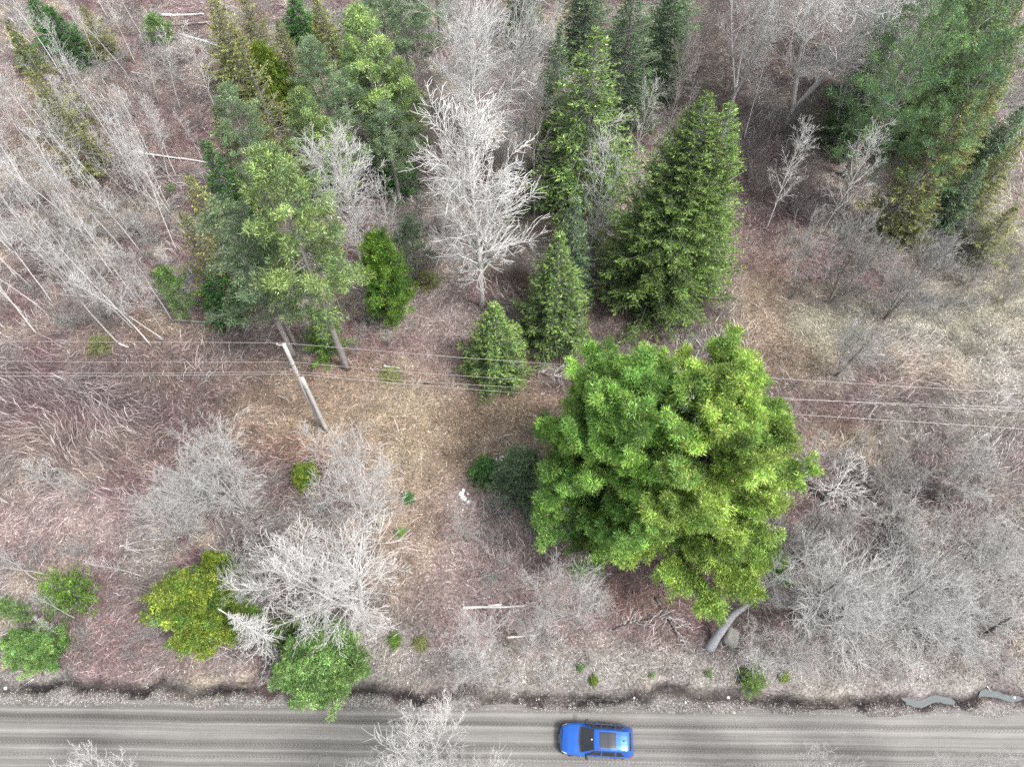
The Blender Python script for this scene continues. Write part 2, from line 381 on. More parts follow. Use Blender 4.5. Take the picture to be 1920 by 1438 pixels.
def bare_tree(name, h, r, seed, nl=26, cb=.25, asc=42, tr=.14, mats=('bark_aspen', 'twig_white'), sub=(7, 5), forks=1, fa=.25, top=.4, jit=.10, trop=.05, twr=.0115, lean=0.0, egg=.7, split=0.0):
    global MINR; MINR = twr
    g = Rnd(seed); segs = []; tr_parts = []
    for k in range(forks):
        a = 6.283 * k / forks + g.uniform(0, 2); hh = h * (1 if k == 0 else g.uniform(.75, .98))
        n = 14; pts = [(0, 0, -.25)]; dx, dy = (fa * cos(a), fa * sin(a)) if forks > 1 else (lean, 0)
        x = y = 0
        for i in range(1, n + 1):
            t = i / n; dx += g.gauss(0, .022); dy += g.gauss(0, .022)
            if t <= split: pts.append((0.0, 0.0, hh * t)); continue
            if forks > 1: dx *= .93; dy *= .93
            x += dx * hh / n; y += dy * hh / n; pts.append((x, y, hh * t))
        rad = [tr * (1 if k == 0 else .8) * (1 - .93 * (i / n) ** .9) + .008 for i in range(n + 1)]; rad[0] *= 1.35
        tr_parts.append(tube(pts, rad, 8))
        m = nl if forks == 1 else max(5, int(nl * 1.3 / forks)); aa = g.uniform(0, 6.28)
        for i in range(m):
            u = (i + g.random()) / m; t = cb + (.985 - cb) * u; k2 = t * n; i0 = min(n - 1, int(k2)); f = k2 - i0
            p = tuple(pts[i0][c] + (pts[i0 + 1][c] - pts[i0][c]) * f for c in range(3)); rb = rad[i0] + (rad[i0 + 1] - rad[i0]) * f
            aa += 2.4 + g.gauss(0, .35); e = R(asc + (72 - asc) * u ** 1.4 + g.gauss(0, 7))
            prof = max(.16, sin(pi * min(1, (u * .80 + .17))) ** egg * (1 - .35 * u))
            L = r * prof / max(.35, cos(e)) * g.uniform(.75, 1.15)
            L = min(L, (hh - p[2]) * 1.25 / max(.4, sin(e)) + .4)
            grow(segs, g, p, (cos(aa) * cos(e), sin(aa) * cos(e), sin(e)), L, min(rb * .65, .018 + .019 * L), twr, max(3, int(L / .6)), trop, jit, [(sub[0] * min(1.5, .4 + L / r), .75, .42, 3), (sub[1], .7, .5, 2)] + ([(sub[2], .65, .6, 1)] if len(sub) > 2 else []), 0)
    trunk = mesh(name + '_trunk', *join(tr_parts), M[mats[0]], smooth=True)
    crown = mesh(name + '_crown', *prisms(segs, 3), M[mats[1]])
    return [('trunk', trunk), ('crown', crown)]
def shrub(name, h, r, seed, ns=9, kids=((6, .55, .42, 3), (4, .6, .45, 2)), mat='twig_grey', r0=.016, twr=.008, spread=.5, jit=.13, trop=.02):
    global MINR; MINR = twr
    g = Rnd(seed); segs = []
    for i in range(ns):
        a = g.uniform(0, 6.28); s = spread * sqrt(g.random()) * 1.3; rr = r * .15 * sqrt(g.random())
        grow(segs, g, (rr * cos(a), rr * sin(a), -.08), (s * cos(a), s * sin(a), 1), h * g.uniform(.6, 1.05), r0, twr, 5, trop, jit, list(kids), 0)
    return [('', mesh(name, *prisms(segs, 3), M[mat]))]

def spawn(proto, name, label, cat, x, y, rz=None, sc=(1, 1, 1), group=None, lean=(0, 0), z=None):
    if rz is None: rz = RG.uniform(0, 6.28)
    zz = float(gz(x, y)) if z is None else z
    if len(proto) == 1:
        o = obj(name, proto[0][1])
    else:
        o = bpy.data.objects.new(name, None); SC.collection.objects.link(o); o.empty_display_size = .3
        for pn, me in proto: obj(pn, me, o)
    o.location = (x, y, zz); o.rotation_euler = (lean[0], lean[1], rz); o.rotation_mode = 'ZXY' if False else 'XYZ'; o.scale = sc
    tag(o, label, cat, group); return o
RG = random.Random(7)

# ------------------------------------------------------------------ ground colours: patches named by where they lie in the photo
COL = dict(mauve=(.215, .155, .156), purple=(.105, .074, .084), tan=(.375, .300, .215), pale=(.42, .42, .32), grey=(.255, .25, .232),
           rust=(.27, .145, .095), soil=(.085, .076, .068), moss=(.19, .195, .09), straw=(.45, .40, .33), pink=(.34, .27, .262), lich=(.37, .365, .345))
BL = [  # px, py, rx, ry, colour, strength
 (160,760,330,90,'purple',1.9),(380,740,140,70,'purple',1.3),(250,650,160,30,'mauve',1.0),(330,700,120,50,'tan',.6),(230,830,90,40,'tan',.5),(60,830,60,40,'tan',.5),
 (520,770,110,60,'tan',1.2),(640,760,160,70,'tan',1.3),(560,850,60,30,'rust',.9),(860,780,150,80,'tan',1.3),(960,770,60,50,'tan',1.1),(880,850,110,50,'tan',.9),
 (780,900,60,120,'tan',.8),(745,1050,60,80,'tan',.9),(760,745,45,30,'pale',1.0),(770,860,30,20,'pale',.7),(830,620,70,90,'pink',1.0),(860,690,80,40,'pink',.8),
 (1430,600,50,90,'tan',1.2),(1480,680,60,50,'tan',1.0),(1550,625,55,38,'pale',2.2),(1450,760,130,40,'purple',.6),(1620,760,200,40,'purple',.5),(1560,800,80,30,'tan',.7),
 (1850,600,120,100,'pale',1.0),(1890,470,70,90,'pale',.7),(1880,690,80,60,'lich',1.6),(1760,650,80,50,'lich',.7),(1790,690,70,40,'tan',1.0),(1850,800,120,70,'grey',.9),
 (1090,380,40,60,'grey',.8),(1420,330,50,110,'purple',1.0),(1480,370,60,60,'purple',.8),(1420,460,50,60,'mauve',.8),(1000,1080,260,120,'pink',1.1),(920,1000,100,90,'pink',.9),
 (1250,1180,200,50,'mauve',1.2),(1200,1120,80,40,'rust',.5),(1000,1240,330,40,'lich',1.5),(1250,1260,200,28,'lich',2.0),(1650,1270,300,30,'lich',1.2),(780,1270,80,25,'grey',1.0),
 (100,240,60,60,'tan',.9),(130,290,60,40,'tan',.7),(30,220,40,40,'pink',.8),(240,100,30,50,'mauve',.8),(320,250,90,90,'mauve',1.0),(200,280,60,60,'purple',.6),(60,1000,140,60,'pink',1.1),(160,960,120,40,'pink',.8),
 (240,1160,90,70,'mauve',1.0),(330,1250,110,25,'pink',.9),(60,1270,90,16,'lich',1.0),(480,1030,60,60,'purple',.8),(100,560,110,60,'mauve',.7),(300,620,60,30,'tan',.8),
 (350,20,60,25,'pink',1.0),(1680,940,120,60,'purple',.8),(1560,980,60,40,'mauve',.6),(1850,980,60,30,'purple',.6),(1300,700,200,150,'soil',.6),(1150,560,60,90,'soil',.9),
 (960,540,50,60,'soil',.8),(1300,160,120,120,'soil',.5),(1450,150,150,120,'soil',.5),(650,1040,100,100,'grey',.6),(1700,1120,240,120,'grey',1.0),(1050,710,50,22,'purple',.8),
]
def ground_col(x, y, s=0):
    px, py = W2P(x, y)
    wx = (fbm(x / 3.1, y / 3.1, 31) - .5) * 95; wy = (fbm(x / 3.1 + 50, y / 3.1, 37) - .5) * 75
    px = px + wx; py = py + wy
    n = np.clip((fbm(x / 3.2, y / 3.2, 41) - .5) * 6 + .40, 0, 1)[..., None]; n2 = np.clip((fbm(x / 2.1, y / 2.1, 45) - .56) * 9, 0, 1)[..., None]
    W = np.full(np.shape(x), .38)[..., None]
    C = W * ((np.array(COL['mauve']) * n + np.array(COL['grey']) * (1 - n)) * (1 - n2) + np.array(COL['straw']) * .8 * n2)
    for bx, by, rx, ry, c, st in BL:
        w = (st * np.exp(-(((px - bx) / rx) ** 2 + ((py - by) / ry) ** 2)))[..., None]
        C = C + w * np.array(COL[c]); W = W + w
    C = C / W
    yy = y - road_y(x); w = yy + (fbm(x / 1.6, x * 0 + 3, 12, 4) - .5) * 1.3
    d = np.exp(-((w - 5.5) / .42) ** 4)[..., None] * (.55 + .45 * np.clip(fbm(x / 1.6, y / .5, 77)[..., None] * 4 - 1.3, 0, 1)); C = C * (1 - d) + d * np.array((.042, .038, .040))
    gshoulder = np.clip((5.15 - w) / .35, 0, 1)[..., None]; C = C * (1 - gshoulder) + gshoulder * np.array((.27, .262, .245))
    br = .50 + 1.0 * fbm(x / 1.0, y / 1.0, 51, 5)
    return C * br[..., None] * .9 * np.array((1.01, .975, .97))

# ground sheet
def build_ground():
    xs = np.concatenate([np.linspace(-900, -80, 20)[:-1], np.arange(-80, 80.01, .4), np.linspace(80, 900, 20)[1:]])
    ys = np.concatenate([np.linspace(-700, -10, 16)[:-1], np.arange(-10, 12, .2), np.arange(12, 95.01, .4), np.linspace(95, 1200, 20)[1:]])
    X, Y = np.meshgrid(xs, ys); Z = gz(X, Y)
    nx, ny = len(xs), len(ys); i = np.arange(nx * ny).reshape(ny, nx)
    Fq = np.stack([i[:-1, :-1], i[:-1, 1:], i[1:, 1:], i[1:, :-1]], -1).reshape(-1, 4)
    C = ground_col(X.ravel(), np.clip(Y.ravel(), -40, 140)) * .72
    m, t, o = new_mat('forest_floor'); N, L = t.nodes, t.links
    at = N.new('ShaderNodeAttribute'); at.attribute_name = 'tint'
    tc = N.new('ShaderNodeTexCoord')
    nz = N.new('ShaderNodeTexNoise'); nz.inputs['Scale'].default_value = 5.5; nz.inputs['Detail'].default_value = 9; nz.inputs['Roughness'].default_value = .75
    vo = N.new('ShaderNodeTexVoronoi'); vo.inputs['Scale'].default_value = 11
    L.new(tc.outputs['Object'], nz.inputs[0]); L.new(tc.outputs['Object'], vo.inputs[0])
    mr = N.new('ShaderNodeMapRange'); mr.inputs[1].default_value = .3; mr.inputs[2].default_value = .7; mr.inputs[3].default_value = .45; mr.inputs[4].default_value = 1.45
    L.new(nz.outputs[0], mr.inputs[0])
    sv = N.new('ShaderNodeSeparateColor'); L.new(vo.outputs['Color'], sv.inputs[0])
    m3 = N.new('ShaderNodeMapRange'); m3.inputs[3].default_value = .6; m3.inputs[4].default_value = 1.4; L.new(sv.outputs[0], m3.inputs[0])
    mu = N.new('ShaderNodeMath'); mu.operation = 'MULTIPLY'; L.new(mr.outputs[0], mu.inputs[0]); L.new(m3.outputs[0], mu.inputs[1])
    hv = N.new('ShaderNodeHueSaturation'); L.new(at.outputs['Color'], hv.inputs['Color']); L.new(mu.outputs[0], hv.inputs['Value'])
    p = N.new('ShaderNodeBsdfPrincipled'); p.inputs['Roughness'].default_value = .95; p.inputs['Specular IOR Level'].default_value = .15
    L.new(hv.outputs[0], p.inputs['Base Color'])
    bp = N.new('ShaderNodeBump'); bp.inputs['Strength'].default_value = .9; bp.inputs['Distance'].default_value = .08
    L.new(nz.outputs[0], bp.inputs['Height']); L.new(bp.outputs[0], p.inputs['Normal']); L.new(p.outputs[0], o.inputs[0])
    tag(obj('ground', mesh('ground', np.stack([X.ravel(), Y.ravel(), Z.ravel()], 1), Fq, m, C, smooth=True)), kind='structure')
build_ground()

# ------------------------------------------------------------------ road
def build_road():
    m, t, o = new_mat('packed_dirt_road'); N, L = t.nodes, t.links
    tc = N.new('ShaderNodeTexCoord'); sx = N.new('ShaderNodeSeparateXYZ'); L.new(tc.outputs['Object'], sx.inputs[0])
    def math(op, a, b=None, c=None, clamp=False):
        n = N.new('ShaderNodeMath'); n.operation = op; n.use_clamp = clamp
        for k, v in enumerate((a, b, c)):
            if v is None: continue
            if isinstance(v, (int, float)): n.inputs[k].default_value = v
            else: L.new(v, n.inputs[k])
        return n.outputs[0]
    def tex(scale, vs, detail=5, rough=.6):
        mp = N.new('ShaderNodeMapping'); mp.inputs['Scale'].default_value = vs; L.new(tc.outputs['Object'], mp.inputs[0])
        n = N.new('ShaderNodeTexNoise'); n.inputs['Scale'].default_value = scale; n.inputs['Detail'].default_value = detail; n.inputs['Roughness'].default_value = rough
        L.new(mp.outputs[0], n.inputs['Vector']); return n.outputs[0]
    wob = tex(.12, (1, .01, 1), 3); yw = math('ADD', sx.outputs[1], math('MULTIPLY', math('SUBTRACT', wob, .5), .22))
    # long streaks along the road
    mp = N.new('ShaderNodeCombineXYZ'); L.new(math('MULTIPLY', sx.outputs[0], .012), mp.inputs[0]); L.new(math('MULTIPLY', yw, 2.2), mp.inputs[1])
    st = N.new('ShaderNodeTexNoise'); st.inputs['Scale'].default_value = 1.0; st.inputs['Detail'].default_value = 7; st.inputs['Roughness'].default_value = .68; L.new(mp.outputs[0], st.inputs['Vector'])
    fine = tex(30, (1, 1, 1), 6, .75); mott = tex(.35, (1, 2.2, 1), 4)
    ramp = N.new('ShaderNodeValToRGB'); e = ramp.color_ramp.elements
    e[0].position = .36; e[0].color = (.098, .093, .086, 1); e[1].position = .64; e[1].color = (.255, .245, .232, 1)
    k = ramp.color_ramp.elements.new(.5); k.color = (.162, .156, .146, 1)
    v = math('ADD', math('MULTIPLY', st.outputs[0], .85), math('MULTIPLY', mott, .15)); L.new(v, ramp.inputs[0])
    val = math('MULTIPLY_ADD', fine, .7, .65)
    # tread prints: chevron lugs pressed into soft bands
    def band(yc, w):
        d = math('ABSOLUTE', math('SUBTRACT', yw, yc)); return math('SUBTRACT', 1.0, math('DIVIDE', d, w), clamp=True), math('ABSOLUTE', math('SUBTRACT', yw, yc))
    tot = None
    for yc, w in ((3.80, .17), (2.42, .15), (1.75, .12)):
        b, ad = band(yc, w)
        ph = math('MULTIPLY', math('ADD', sx.outputs[0], math('MULTIPLY', ad, 1.2)), 2 * pi / .24)
        lug = math('GREATER_THAN', math('ADD', math('SINE', ph), math('MULTIPLY', math('SUBTRACT', fine, .5), 4.5)), .25)
        q = math('MULTIPLY', math('GREATER_THAN', b, .05), lug); q = math('MULTIPLY', q, math('GREATER_THAN', math('ADD', mott, math('MULTIPLY', fine, .1)), .45))
        tot = q if tot is None else math('MAXIMUM', tot, q)
    val = math('MULTIPLY', val, math('SUBTRACT', 1.0, math('MULTIPLY', tot, .24)))
    hv = N.new('ShaderNodeHueSaturation'); L.new(ramp.outputs[0], hv.inputs['Color']); L.new(val, hv.inputs['Value'])
    p = N.new('ShaderNodeBsdfPrincipled'); L.new(hv.outputs[0], p.inputs['Base Color']); p.inputs['Specular IOR Level'].default_value = .3
    wet = math('SUBTRACT', 1.25, st.outputs[0], clamp=True); L.new(wet, p.inputs['Roughness'])
    hgt = math('SUBTRACT', math('ADD', math('MULTIPLY', st.outputs[0], 1.0), math('MULTIPLY', fine, .35)), math('MULTIPLY', tot, .3))
    bp = N.new('ShaderNodeBump'); bp.inputs['Strength'].default_value = .6; bp.inputs['Distance'].default_value = .05
    L.new(hgt, bp.inputs['Height']); L.new(bp.outputs[0], p.inputs['Normal']); L.new(p.outputs[0], o.inputs[0])
    xs = np.linspace(-400, 400, 1601); ks = np.linspace(0, 1, 33); V = []
    hi = 4.75 + (fbm(xs / 1.5, xs * 0, 61, 4) - .5) * .55; lo = -4.1 + (fbm(xs / 1.5, xs * 0 + 9, 63, 4) - .5) * .5
    T, Xg = np.meshgrid(ks, xs); Yg = lo[:, None] + (hi - lo)[:, None] * T
    Zg = .012 + .09 * np.sin(pi * T) ** .7
    Zg[:, 0] = -.05; Zg[:, -1] = -.05
    i = np.arange(len(xs) * len(ks)).reshape(len(xs), len(ks)); Fq = np.stack([i[:-1, :-1], i[1:, :-1], i[1:, 1:], i[:-1, 1:]], -1).reshape(-1, 4)
    me = mesh('road', np.stack([Xg.ravel(), Yg.ravel(), Zg.ravel()], 1), Fq, m, smooth=True)
    o_ = obj('road', me); o_.rotation_euler = (0, 0, math_atan(ROAD_SLOPE)); tag(o_, kind='structure')
from math import atan as math_atan
build_road()

# puddles of meltwater in the ditch and beside the road
def puddle(px, py, rx, ry, seed):
    x, y, _ = P(px, py); g = np.random.default_rng(seed); n = 44; a = np.linspace(0, 2 * pi, n, endpoint=False)
    rr = 1 + sum(g.normal(0, .20 / k) * np.cos(k * a + g.uniform(0, 6)) for k in range(2, 8))
    V = np.stack([rx * rr * np.cos(a), ry * rr * np.sin(a), 0 * a], 1); V = np.concatenate([[[0, 0, 0]], V])
    f = np.array([[0, 1 + i, 1 + (i + 1) % n] for i in range(n)])
    yy_ = np.linspace(y - 1, y + 1, 81); y = float(yy_[np.argmin(gz(np.full(81, x), yy_))])
    tag(obj('puddle', mesh('puddle', V, f, M['water']), loc=(x, y, float(gz(x, y)) + .10)), kind='structure')
M['water'] = plain('murky_water', (.085, .10, .105), .25, spec=.45, bump=.5, bscale=4, var=.3)
for k, (a, b, c, d) in enumerate(((1745,1316,1.7,.45),(1885,1313,1.4,.5))): puddle(a, b, c, d, 70 + k)

# ------------------------------------------------------------------ stuff: litter, stalks, canes, gravel
def scatter_pts(g, n, y0=5.2, y1=84):
    px = g.uniform(-60, 1980, n * 2); 
    y = y0 + (y1 - y0) * g.random(n * 2) ** .80
    dep = y * sin(TILT) + H * cos(TILT); x = (px - CX) / F * dep
    return x[:n], y[:n]
def stuff(name, V, Fc, mat, tint, label):
    return tag(obj(name, mesh(name, V, Fc, mat, tint)), label, None, None, 'stuff')
def build_stuff():
    g = np.random.default_rng(11)
    # dead leaves lying flat
    x, y = scatter_pts(g, 190000, 5.9); n = len(x); z = gz(x, y) + g.uniform(.015, .07, n); a = g.uniform(0, 6.28, n)
    e = g.normal(0, .35, n); D = np.stack([np.cos(a) * np.cos(e), np.sin(a) * np.cos(e), np.sin(e)], 1)
    C = ground_col(x, y); sh = g.choice([0, 1, 2], n, p=[.55, .3, .15])
    mul = np.where(sh[:, None] == 0, np.array([[1.05, .98, .95]]), np.where(sh[:, None] == 1, np.array([[1.55, 1.42, 1.38]]), np.array([[.62, .55, .52]])))
    C = np.clip(C * mul * g.lognormal(0, .35, n)[:, None], .01, .8)
    S = np.stack([-np.sin(a), np.cos(a), g.normal(0, .3, n)], 1); L_ = g.uniform(.07, .14, n); W_ = L_ * g.uniform(.45, .8, n)
    c = np.stack([x, y, z], 1); V = np.stack([c - D * L_[:, None] / 2, c + S * W_[:, None] / 2, c + D * L_[:, None] / 2, c - S * W_[:, None] / 2], 1).reshape(-1, 3)
    stuff('leaf_litter', V, np.arange(4 * n).reshape(-1, 4), M['litter'], np.repeat(C, 4, 0), 'brown and pinkish dead leaves covering the forest floor')
    # matted dead grass and stalks, combed by a slow flow field
    x, y = scatter_pts(g, 230000, 5.75); n = len(x)
    th = fbm(x / 6, y / 6, 88, 2) * 9 + g.normal(0, .75, n); e = np.abs(g.normal(.18, .22, n))
    D = np.stack([np.cos(th) * np.cos(e), np.sin(th) * np.cos(e), np.sin(e)], 1); C = ground_col(x, y)
    C = np.clip(C * g.lognormal(0, .55, n)[:, None] * np.array([[1.02, 1, .97]]), .01, .8)
    V, Fc = leaves(np.stack([x, y, gz(x, y) + .02], 1), D, g.uniform(.22, .65, n), g.uniform(.022, .045, n), g)
    stuff('dead_grass', V, Fc, M['straw'], np.repeat(C, 3, 0), 'matted tan and grey dead grass between the trees')
    # arching canes
    x, y = scatter_pts(g, 190000, 6.6); px, py = W2P(x, y)
    w = fbm(x / 5, y / 5, 99, 3); corridor = np.exp(-(((py - 740) / 60) ** 2)) * (px > 450) * (px < 1050)
    path = np.exp(-(((px - 800) / 90) ** 2)) * (py > 560) * (py < 1250); leafy = np.exp(-(((px - 1000) / 200) ** 2 + ((py - 1150) / 130) ** 2))
    lich = np.exp(-(((px - 1830) / 120) ** 2 + ((py - 580) / 110) ** 2)) * .7
    left = np.exp(-(((px - 180) / 360) ** 2 + ((py - 770) / 110) ** 2))
    keep = g.random(len(x)) < np.clip(.9 * (w - .22) * 2.2 + .6 * left, 0.05, 1) * (1 - .9 * corridor) * (1 - .85 * path) * (1 - .6 * leafy) * (1 - lich)
    x, y, px, py = x[keep], y[keep], px[keep], py[keep]; n = len(x)
    th = fbm(x / 8, y / 8, 131, 2) * 10 + g.normal(0, .55, n); L_ = g.uniform(.35, 1.1, n) * (.7 + .6 * noise(x / 6, y / 6, 7))
    h_ = L_ * g.uniform(.25, .8, n); c0 = np.stack([x, y, gz(x, y)], 1); hd = np.stack([np.cos(th), np.sin(th), 0 * th], 1)
    up = np.array([[0, 0, 1.]]); p1 = c0 + hd * (L_ * .33)[:, None] + up * (h_ * .75)[:, None]; p2 = c0 + hd * (L_ * .72)[:, None] + up * h_[:, None] + g.normal(0, .05, (n, 3)); p3 = c0 + hd * L_[:, None] + up * (h_ * .8)[:, None] + g.normal(0, .08, (n, 3))
    S = np.stack([-np.sin(th), np.cos(th), 0 * th], 1); wd_ = g.uniform(.008, .015, n)[:, None]
    V = np.stack([c0 - S * wd_, c0 + S * wd_, p1 + S * wd_, p1 - S * wd_, p2 + S * wd_ * .8, p2 - S * wd_ * .8, p3], 1).reshape(-1, 3)
    b = np.arange(n)[:, None] * 7; q = np.concatenate([b + np.array([[0, 1, 2, 3]]), b + np.array([[3, 2, 4, 5]])]); t3 = b + np.array([[5, 4, 6]])
    C = ground_col(x, y); gm = np.array([[.30, .275, .275]]); k = g.uniform(.05, .65, n)[:, None]; C = C * (1 - k) + gm * k
    C = np.clip(C * g.lognormal(-.02, .6, n)[:, None], .01, .75)
    stuff('brambles', V, [q, t3], M['straw'], np.repeat(C, 7, 0), 'tangled leafless mauve and grey canes over the ground')
    # stones on the shoulder and in the ditch
    n = 30000; x = g.uniform(-34, 34, n); yy = np.concatenate([g.normal(4.95, .32, n * 2 // 3), g.uniform(-4.2, 5.9, n - n * 2 // 3)]); y = yy + road_y(x)
    on = (yy < 4.5) & (yy > -3.8); keep = ~on | (g.random(n) < .35); x, y, yy = x[keep], y[keep], yy[keep]; n = len(x)
    rz_ = .012 + .09 * np.sin(pi * np.clip((yy + 4.1) / 8.85, 0, 1)) ** .7; z = np.where((yy > -4.1) & (yy < 4.75), np.maximum(rz_, gz(x, y)), gz(x, y))
    r_ = .012 + .03 * g.random(n) ** 4; r_[(yy < 4.4)] *= .6; r_ = np.where(g.random(n) < .01, r_ * 2.2, r_)
    dirs = np.array([[1, 0, 0], [-.5, .87, 0], [-.5, -.87, 0], [0, 0, 1], [.5, .5, .6], [-.6, 0, .6]])
    dr = np.array([[1, 0, -.2], [.3, .95, -.2], [-.8, .6, -.2], [-.8, -.6, -.2], [.3, -.95, -.2], [0, 0, .8]])
    V = np.stack([x, y, z], 1)[:, None] + dr[None] * r_[:, None, None] * g.uniform(.6, 1.3, (n, 6, 1))
    b = np.arange(n)[:, None] * 6; t3 = np.concatenate([b + np.array([[i, (i + 1) % 5, 5]]) for i in range(5)])
    gr = g.uniform(.13, .52, n); C = np.stack([gr, gr * .975, gr * .94], 1)
    stuff('gravel', V.reshape(-1, 3), t3, M['litter'], np.repeat(C, 6, 0), 'loose grey gravel along the road shoulder and ditch')
build_stuff()

# ------------------------------------------------------------------ conifers, each its own tree
def yb(by): return H * tan(TILT + math_atan((CY - by) / F))
def hfrom(ty, by): return H - yb(by) / tan(TILT + math_atan((CY - ty) / F))
PR = {}
def proto(key, fn, *a, **k):
    ps = fn(key, *a, **k); PR[key] = (ps, a[0], a[1]); return ps
proto('spruce_tall_a', spruce, 18, 3.2, 'blue', 'bark_grey', 1, dens=1.0, rag=.2, gap=.06, dead=.12, nb=8, tipg=.75)
proto('spruce_tall_b', spruce, 18, 3.2, 'spruce', 'bark_grey', 2, dens=1.0, rag=.22, gap=.06, dead=.14, nb=8, low=-18, dz=.32, tipg=.8)
proto('spruce_mid_a', spruce, 12, 2.3, 'spruce', 'bark_grey', 3, nb=9, dens=1.15, tipg=.9, rag=.14)
proto('spruce_mid_b', spruce, 11, 2.2, 'blue', 'bark_grey', 4, nb=9, dens=1.1, tipg=.6, rag=.15)
proto('fir_narrow', spruce, 9, 1.4, 'dark', 'bark_dark', 5, nb=7, dens=1.2, power=.75, tipg=.7, dz=.26)
proto('fir_small', spruce, 5, 1.5, 'dark', 'bark_dark', 6, nb=9, dens=1.35, power=.7, tipg=.8, dz=.22, leaf=.13)
proto('olive_ragged', spruce, 11, 2.0, 'olive', 'bark_grey', 8, nb=8, dens=1.05, rag=.35, gap=.10, dead=.2, dz=.30, tipg=.8)
proto('olive_dense', spruce, 12, 2.4, 'olive', 'bark_grey', 9, nb=8, dens=1.1, rag=.25, gap=.08, dead=.12, tipg=.95)
proto('cedar', pine, 8, 3.1, 'cedar', 10, cb=.06, dz=.42, nb=9, up=70, low=15, puff=.30, nneedle=46, npuff=5, nl=.13, nw=.055, dead=0, subs=8, rag=.16, power=.4, round_=.3)
proto('bright_round', pine, 6, 3.0, 'green', 12, cb=.06, dz=.36, nb=9, up=70, low=12, puff=.30, nneedle=46, npuff=5, nl=.16, nw=.045, dead=0, subs=8, rag=.16, power=.4, round_=.2)
proto('hemlock', spruce, 8, 2.4, 'yew', 'bark_dark', 13, nb=9, dens=1.15, power=.5, up=40, low=0, dz=.28, rag=.28, tipg=.9, dead=.1)
proto('hemlock_round', pine, 8, 2.4, 'yew', 14, cb=.08, dz=.5, nb=8, up=60, low=8, puff=.32, nneedle=44, npuff=5, nl=.16, nw=.05, dead=0, subs=7, rag=.22, power=.45, round_=.2)
proto('pine_light', pine, 20, 3.4, 'pine', 21, cb=.42, dz=.80, nb=5, puff=.42, nneedle=36, npuff=6, twig='bark_grey', nl=.20, nw=.050)
proto('pine_light_b', pine, 17, 3.0, 'pine', 22, cb=.3, dz=.75, nb=5, puff=.40, nneedle=36, npuff=6, twig='bark_grey', nl=.20, nw=.050)
proto('pine_grey', pine, 18, 3.2, 'greypine', 23, cb=.36, dz=.78, nb=5, puff=.40, nneedle=34, npuff=5, rag=.38, twig='bark_grey', nl=.19, nw=.046)
proto('pine_sparse', pine, 22, 4.2, 'sparse', 24, cb=.25, dz=1.0, nb=5, puff=.46, nneedle=34, npuff=3, rag=.45, subs=4, twig='bark_grey', nl=.20, nw=.048)
proto('pine_small', pine, 4, 1.7, 'green', 25, cb=.06, dz=.38, nb=6, puff=.26, nneedle=34, npuff=6, dead=0, nl=.15, nw=.04, low=20)

